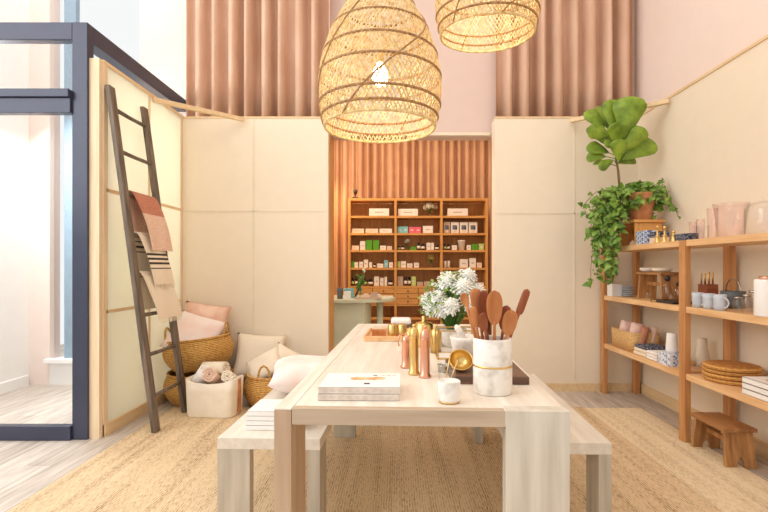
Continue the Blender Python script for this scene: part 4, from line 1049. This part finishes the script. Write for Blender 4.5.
items = {
 (0,1): [(369,389,7.5,'w','c')],
 (0,2): [(351.5,364,4.5,'p','c'), (365.5,378,4.5,'p','c'), (379.5,392,4.5,'w','c')],
 (0,3): [(351.5,359,4.5,'p','c'), (360,365.2,9,'w','c'), (366,372,10,'g','c'), (373,379,10,'g','c'), (380,386,4.5,'w','c'), (387,392,4,'p','c')],
 (0,4): [(351.2,353.8,6,'g','c'), (354.3,358,5.5,'w','c'), (359,363,6,'w','c'), (363.8,368,8,'w','c'), (369,372,5.5,'w','c'), (373,376,4,'k','j'), (377,383.3,4,'w','c'), (384,388,7.5,'b','c'), (389,393,5.5,'w','c')],
 (0,5): [(351,354,8,'k','b'), (354.6,357.8,8,'k','b'), (358.6,362,8,'g','c'), (363,367,7,'k','j'), (368,372.8,7,'k','j'), (374,379,9.3,'w','c'), (380,383.6,8,'w','c'), (384.4,387,9,'w','c'), (388,393,6,'k','j')],
 (1,1): [(398,418,7.2,'w','c')],
 (1,2): [(397.5,402.6,6.6,'b','c'), (402.8,408,6.6,'b','c'), (409,415,6.2,'h','c'), (415.2,421,6.2,'h','c'), (423,433,7.3,'w','c')],
 (1,3): [(397.5,400.5,4.3,'k','j'), (401,404.5,4.3,'k','j'), (410.5,413,3.5,'g','c'), (413.4,416,3.5,'g','c'), (417,420.8,7.5,'k','b'), (421.2,425,6.5,'k','b'), (426.6,430.6,7.3,'w','c'), (431,434,7.3,'w','c'), (435,439.5,5,'k','j')],
 (1,4): [(397.5,400.5,6.5,'l','c'), (401,406,6.5,'w','c'), (407,412.5,4.3,'w','c'), (414,419,5,'w','c')],
 (1,5): [(397.5,403,9.5,'e','c'), (404,407.4,9,'k','b'), (408,411,9,'k','b'), (411.6,416,9.3,'l','c'), (417,423,4,'e','c'), (424,431,4.4,'e','c'), (432,435,4.5,'k','j'), (435.8,439,4.3,'w','j')],
 (2,1): [(447.5,468,7.5,'w','c')],
 (2,2): [(443.8,450,11,'e','g'), (451,459,11,'w','g'), (460,468,11,'w','g'), (469,477.5,11,'w','g')],
 (2,3): [(443.8,446.8,6.2,'k','j'), (447.2,450.2,6.2,'k','j'), (452,457,4.8,'w','c'), (458,466,10,'w','t'), (467,471,5,'w','c'), (472,474.9,6,'g','c'), (475.2,478,6,'g','c'), (479,484,6.5,'l','c')],
 (2,4): [(444,446.9,9.5,'w','b'), (447.4,450.5,9.5,'w','b'), (460,468,8.6,'w','c'), (469.6,476,9.6,'w','c'), (477,482,5,'p','c')],
 (2,5): [(468,471,12,'w','b'), (475,484,3.2,'w','c')],
}
for (b_, r_), L_ in items.items():
    for i_, (x0, x1, h, c, kd) in enumerate(L_): carton(b_, r_, i_, x0, x1, h, c, kd)
def sm_vase(px, row, label, h, spread, petal, nb, ns, seed, z=None):
    return bouquet((PX(px, SY+.1), SY+.11, SZ[row]+.0008), label, cup_prof(.018, .022, h, .003), M_glass, nb, spread, .16, .034, seed, petal, ns)
sm_vase(430, 1, 'cream flower posy in glass on the top shelf of the middle bay', .06, .13, M_linen, 16, 7, 31)
sm_vase(431, 4, 'small vase with yellow blossoms on the fourth shelf of middle bay', .07, .06, M_yel, 3, 10, 33)
sm_vase(407.2, 3, 'tiny white sprig in glass among black jars on third shelf', .035, .025, M_petal, 2, 3, 35)
for i, px in enumerate((421, 429.5)):
    vessel('glass_vase', cup_prof(.04, .043, .16, .004), M_glass, (PX(px, SY+.08), SY+.1, .481), ['left', 'right'][i]+' clear glass cylinder under the drawers of the middle bay', 'vase')
T = thing('clip_lamp', 'small dark clip lamp on top left of the honey oak shelving', 'lamp', (-.60, SY+.1, 2.1808))
B(-.05, .05, -.04, .04, 0, .02).build('base', M_bk, T); MB().tube([(0, 0, .02), (0, 0, .08)], .006, 8).build('stem', M_bk, T); MB().lathe([(0, -.03), (.02, -.03), (.03, .03), (0, .03)], 16, (0, 0, .1)).build('lamp_head', M_bk, T, smooth=True)
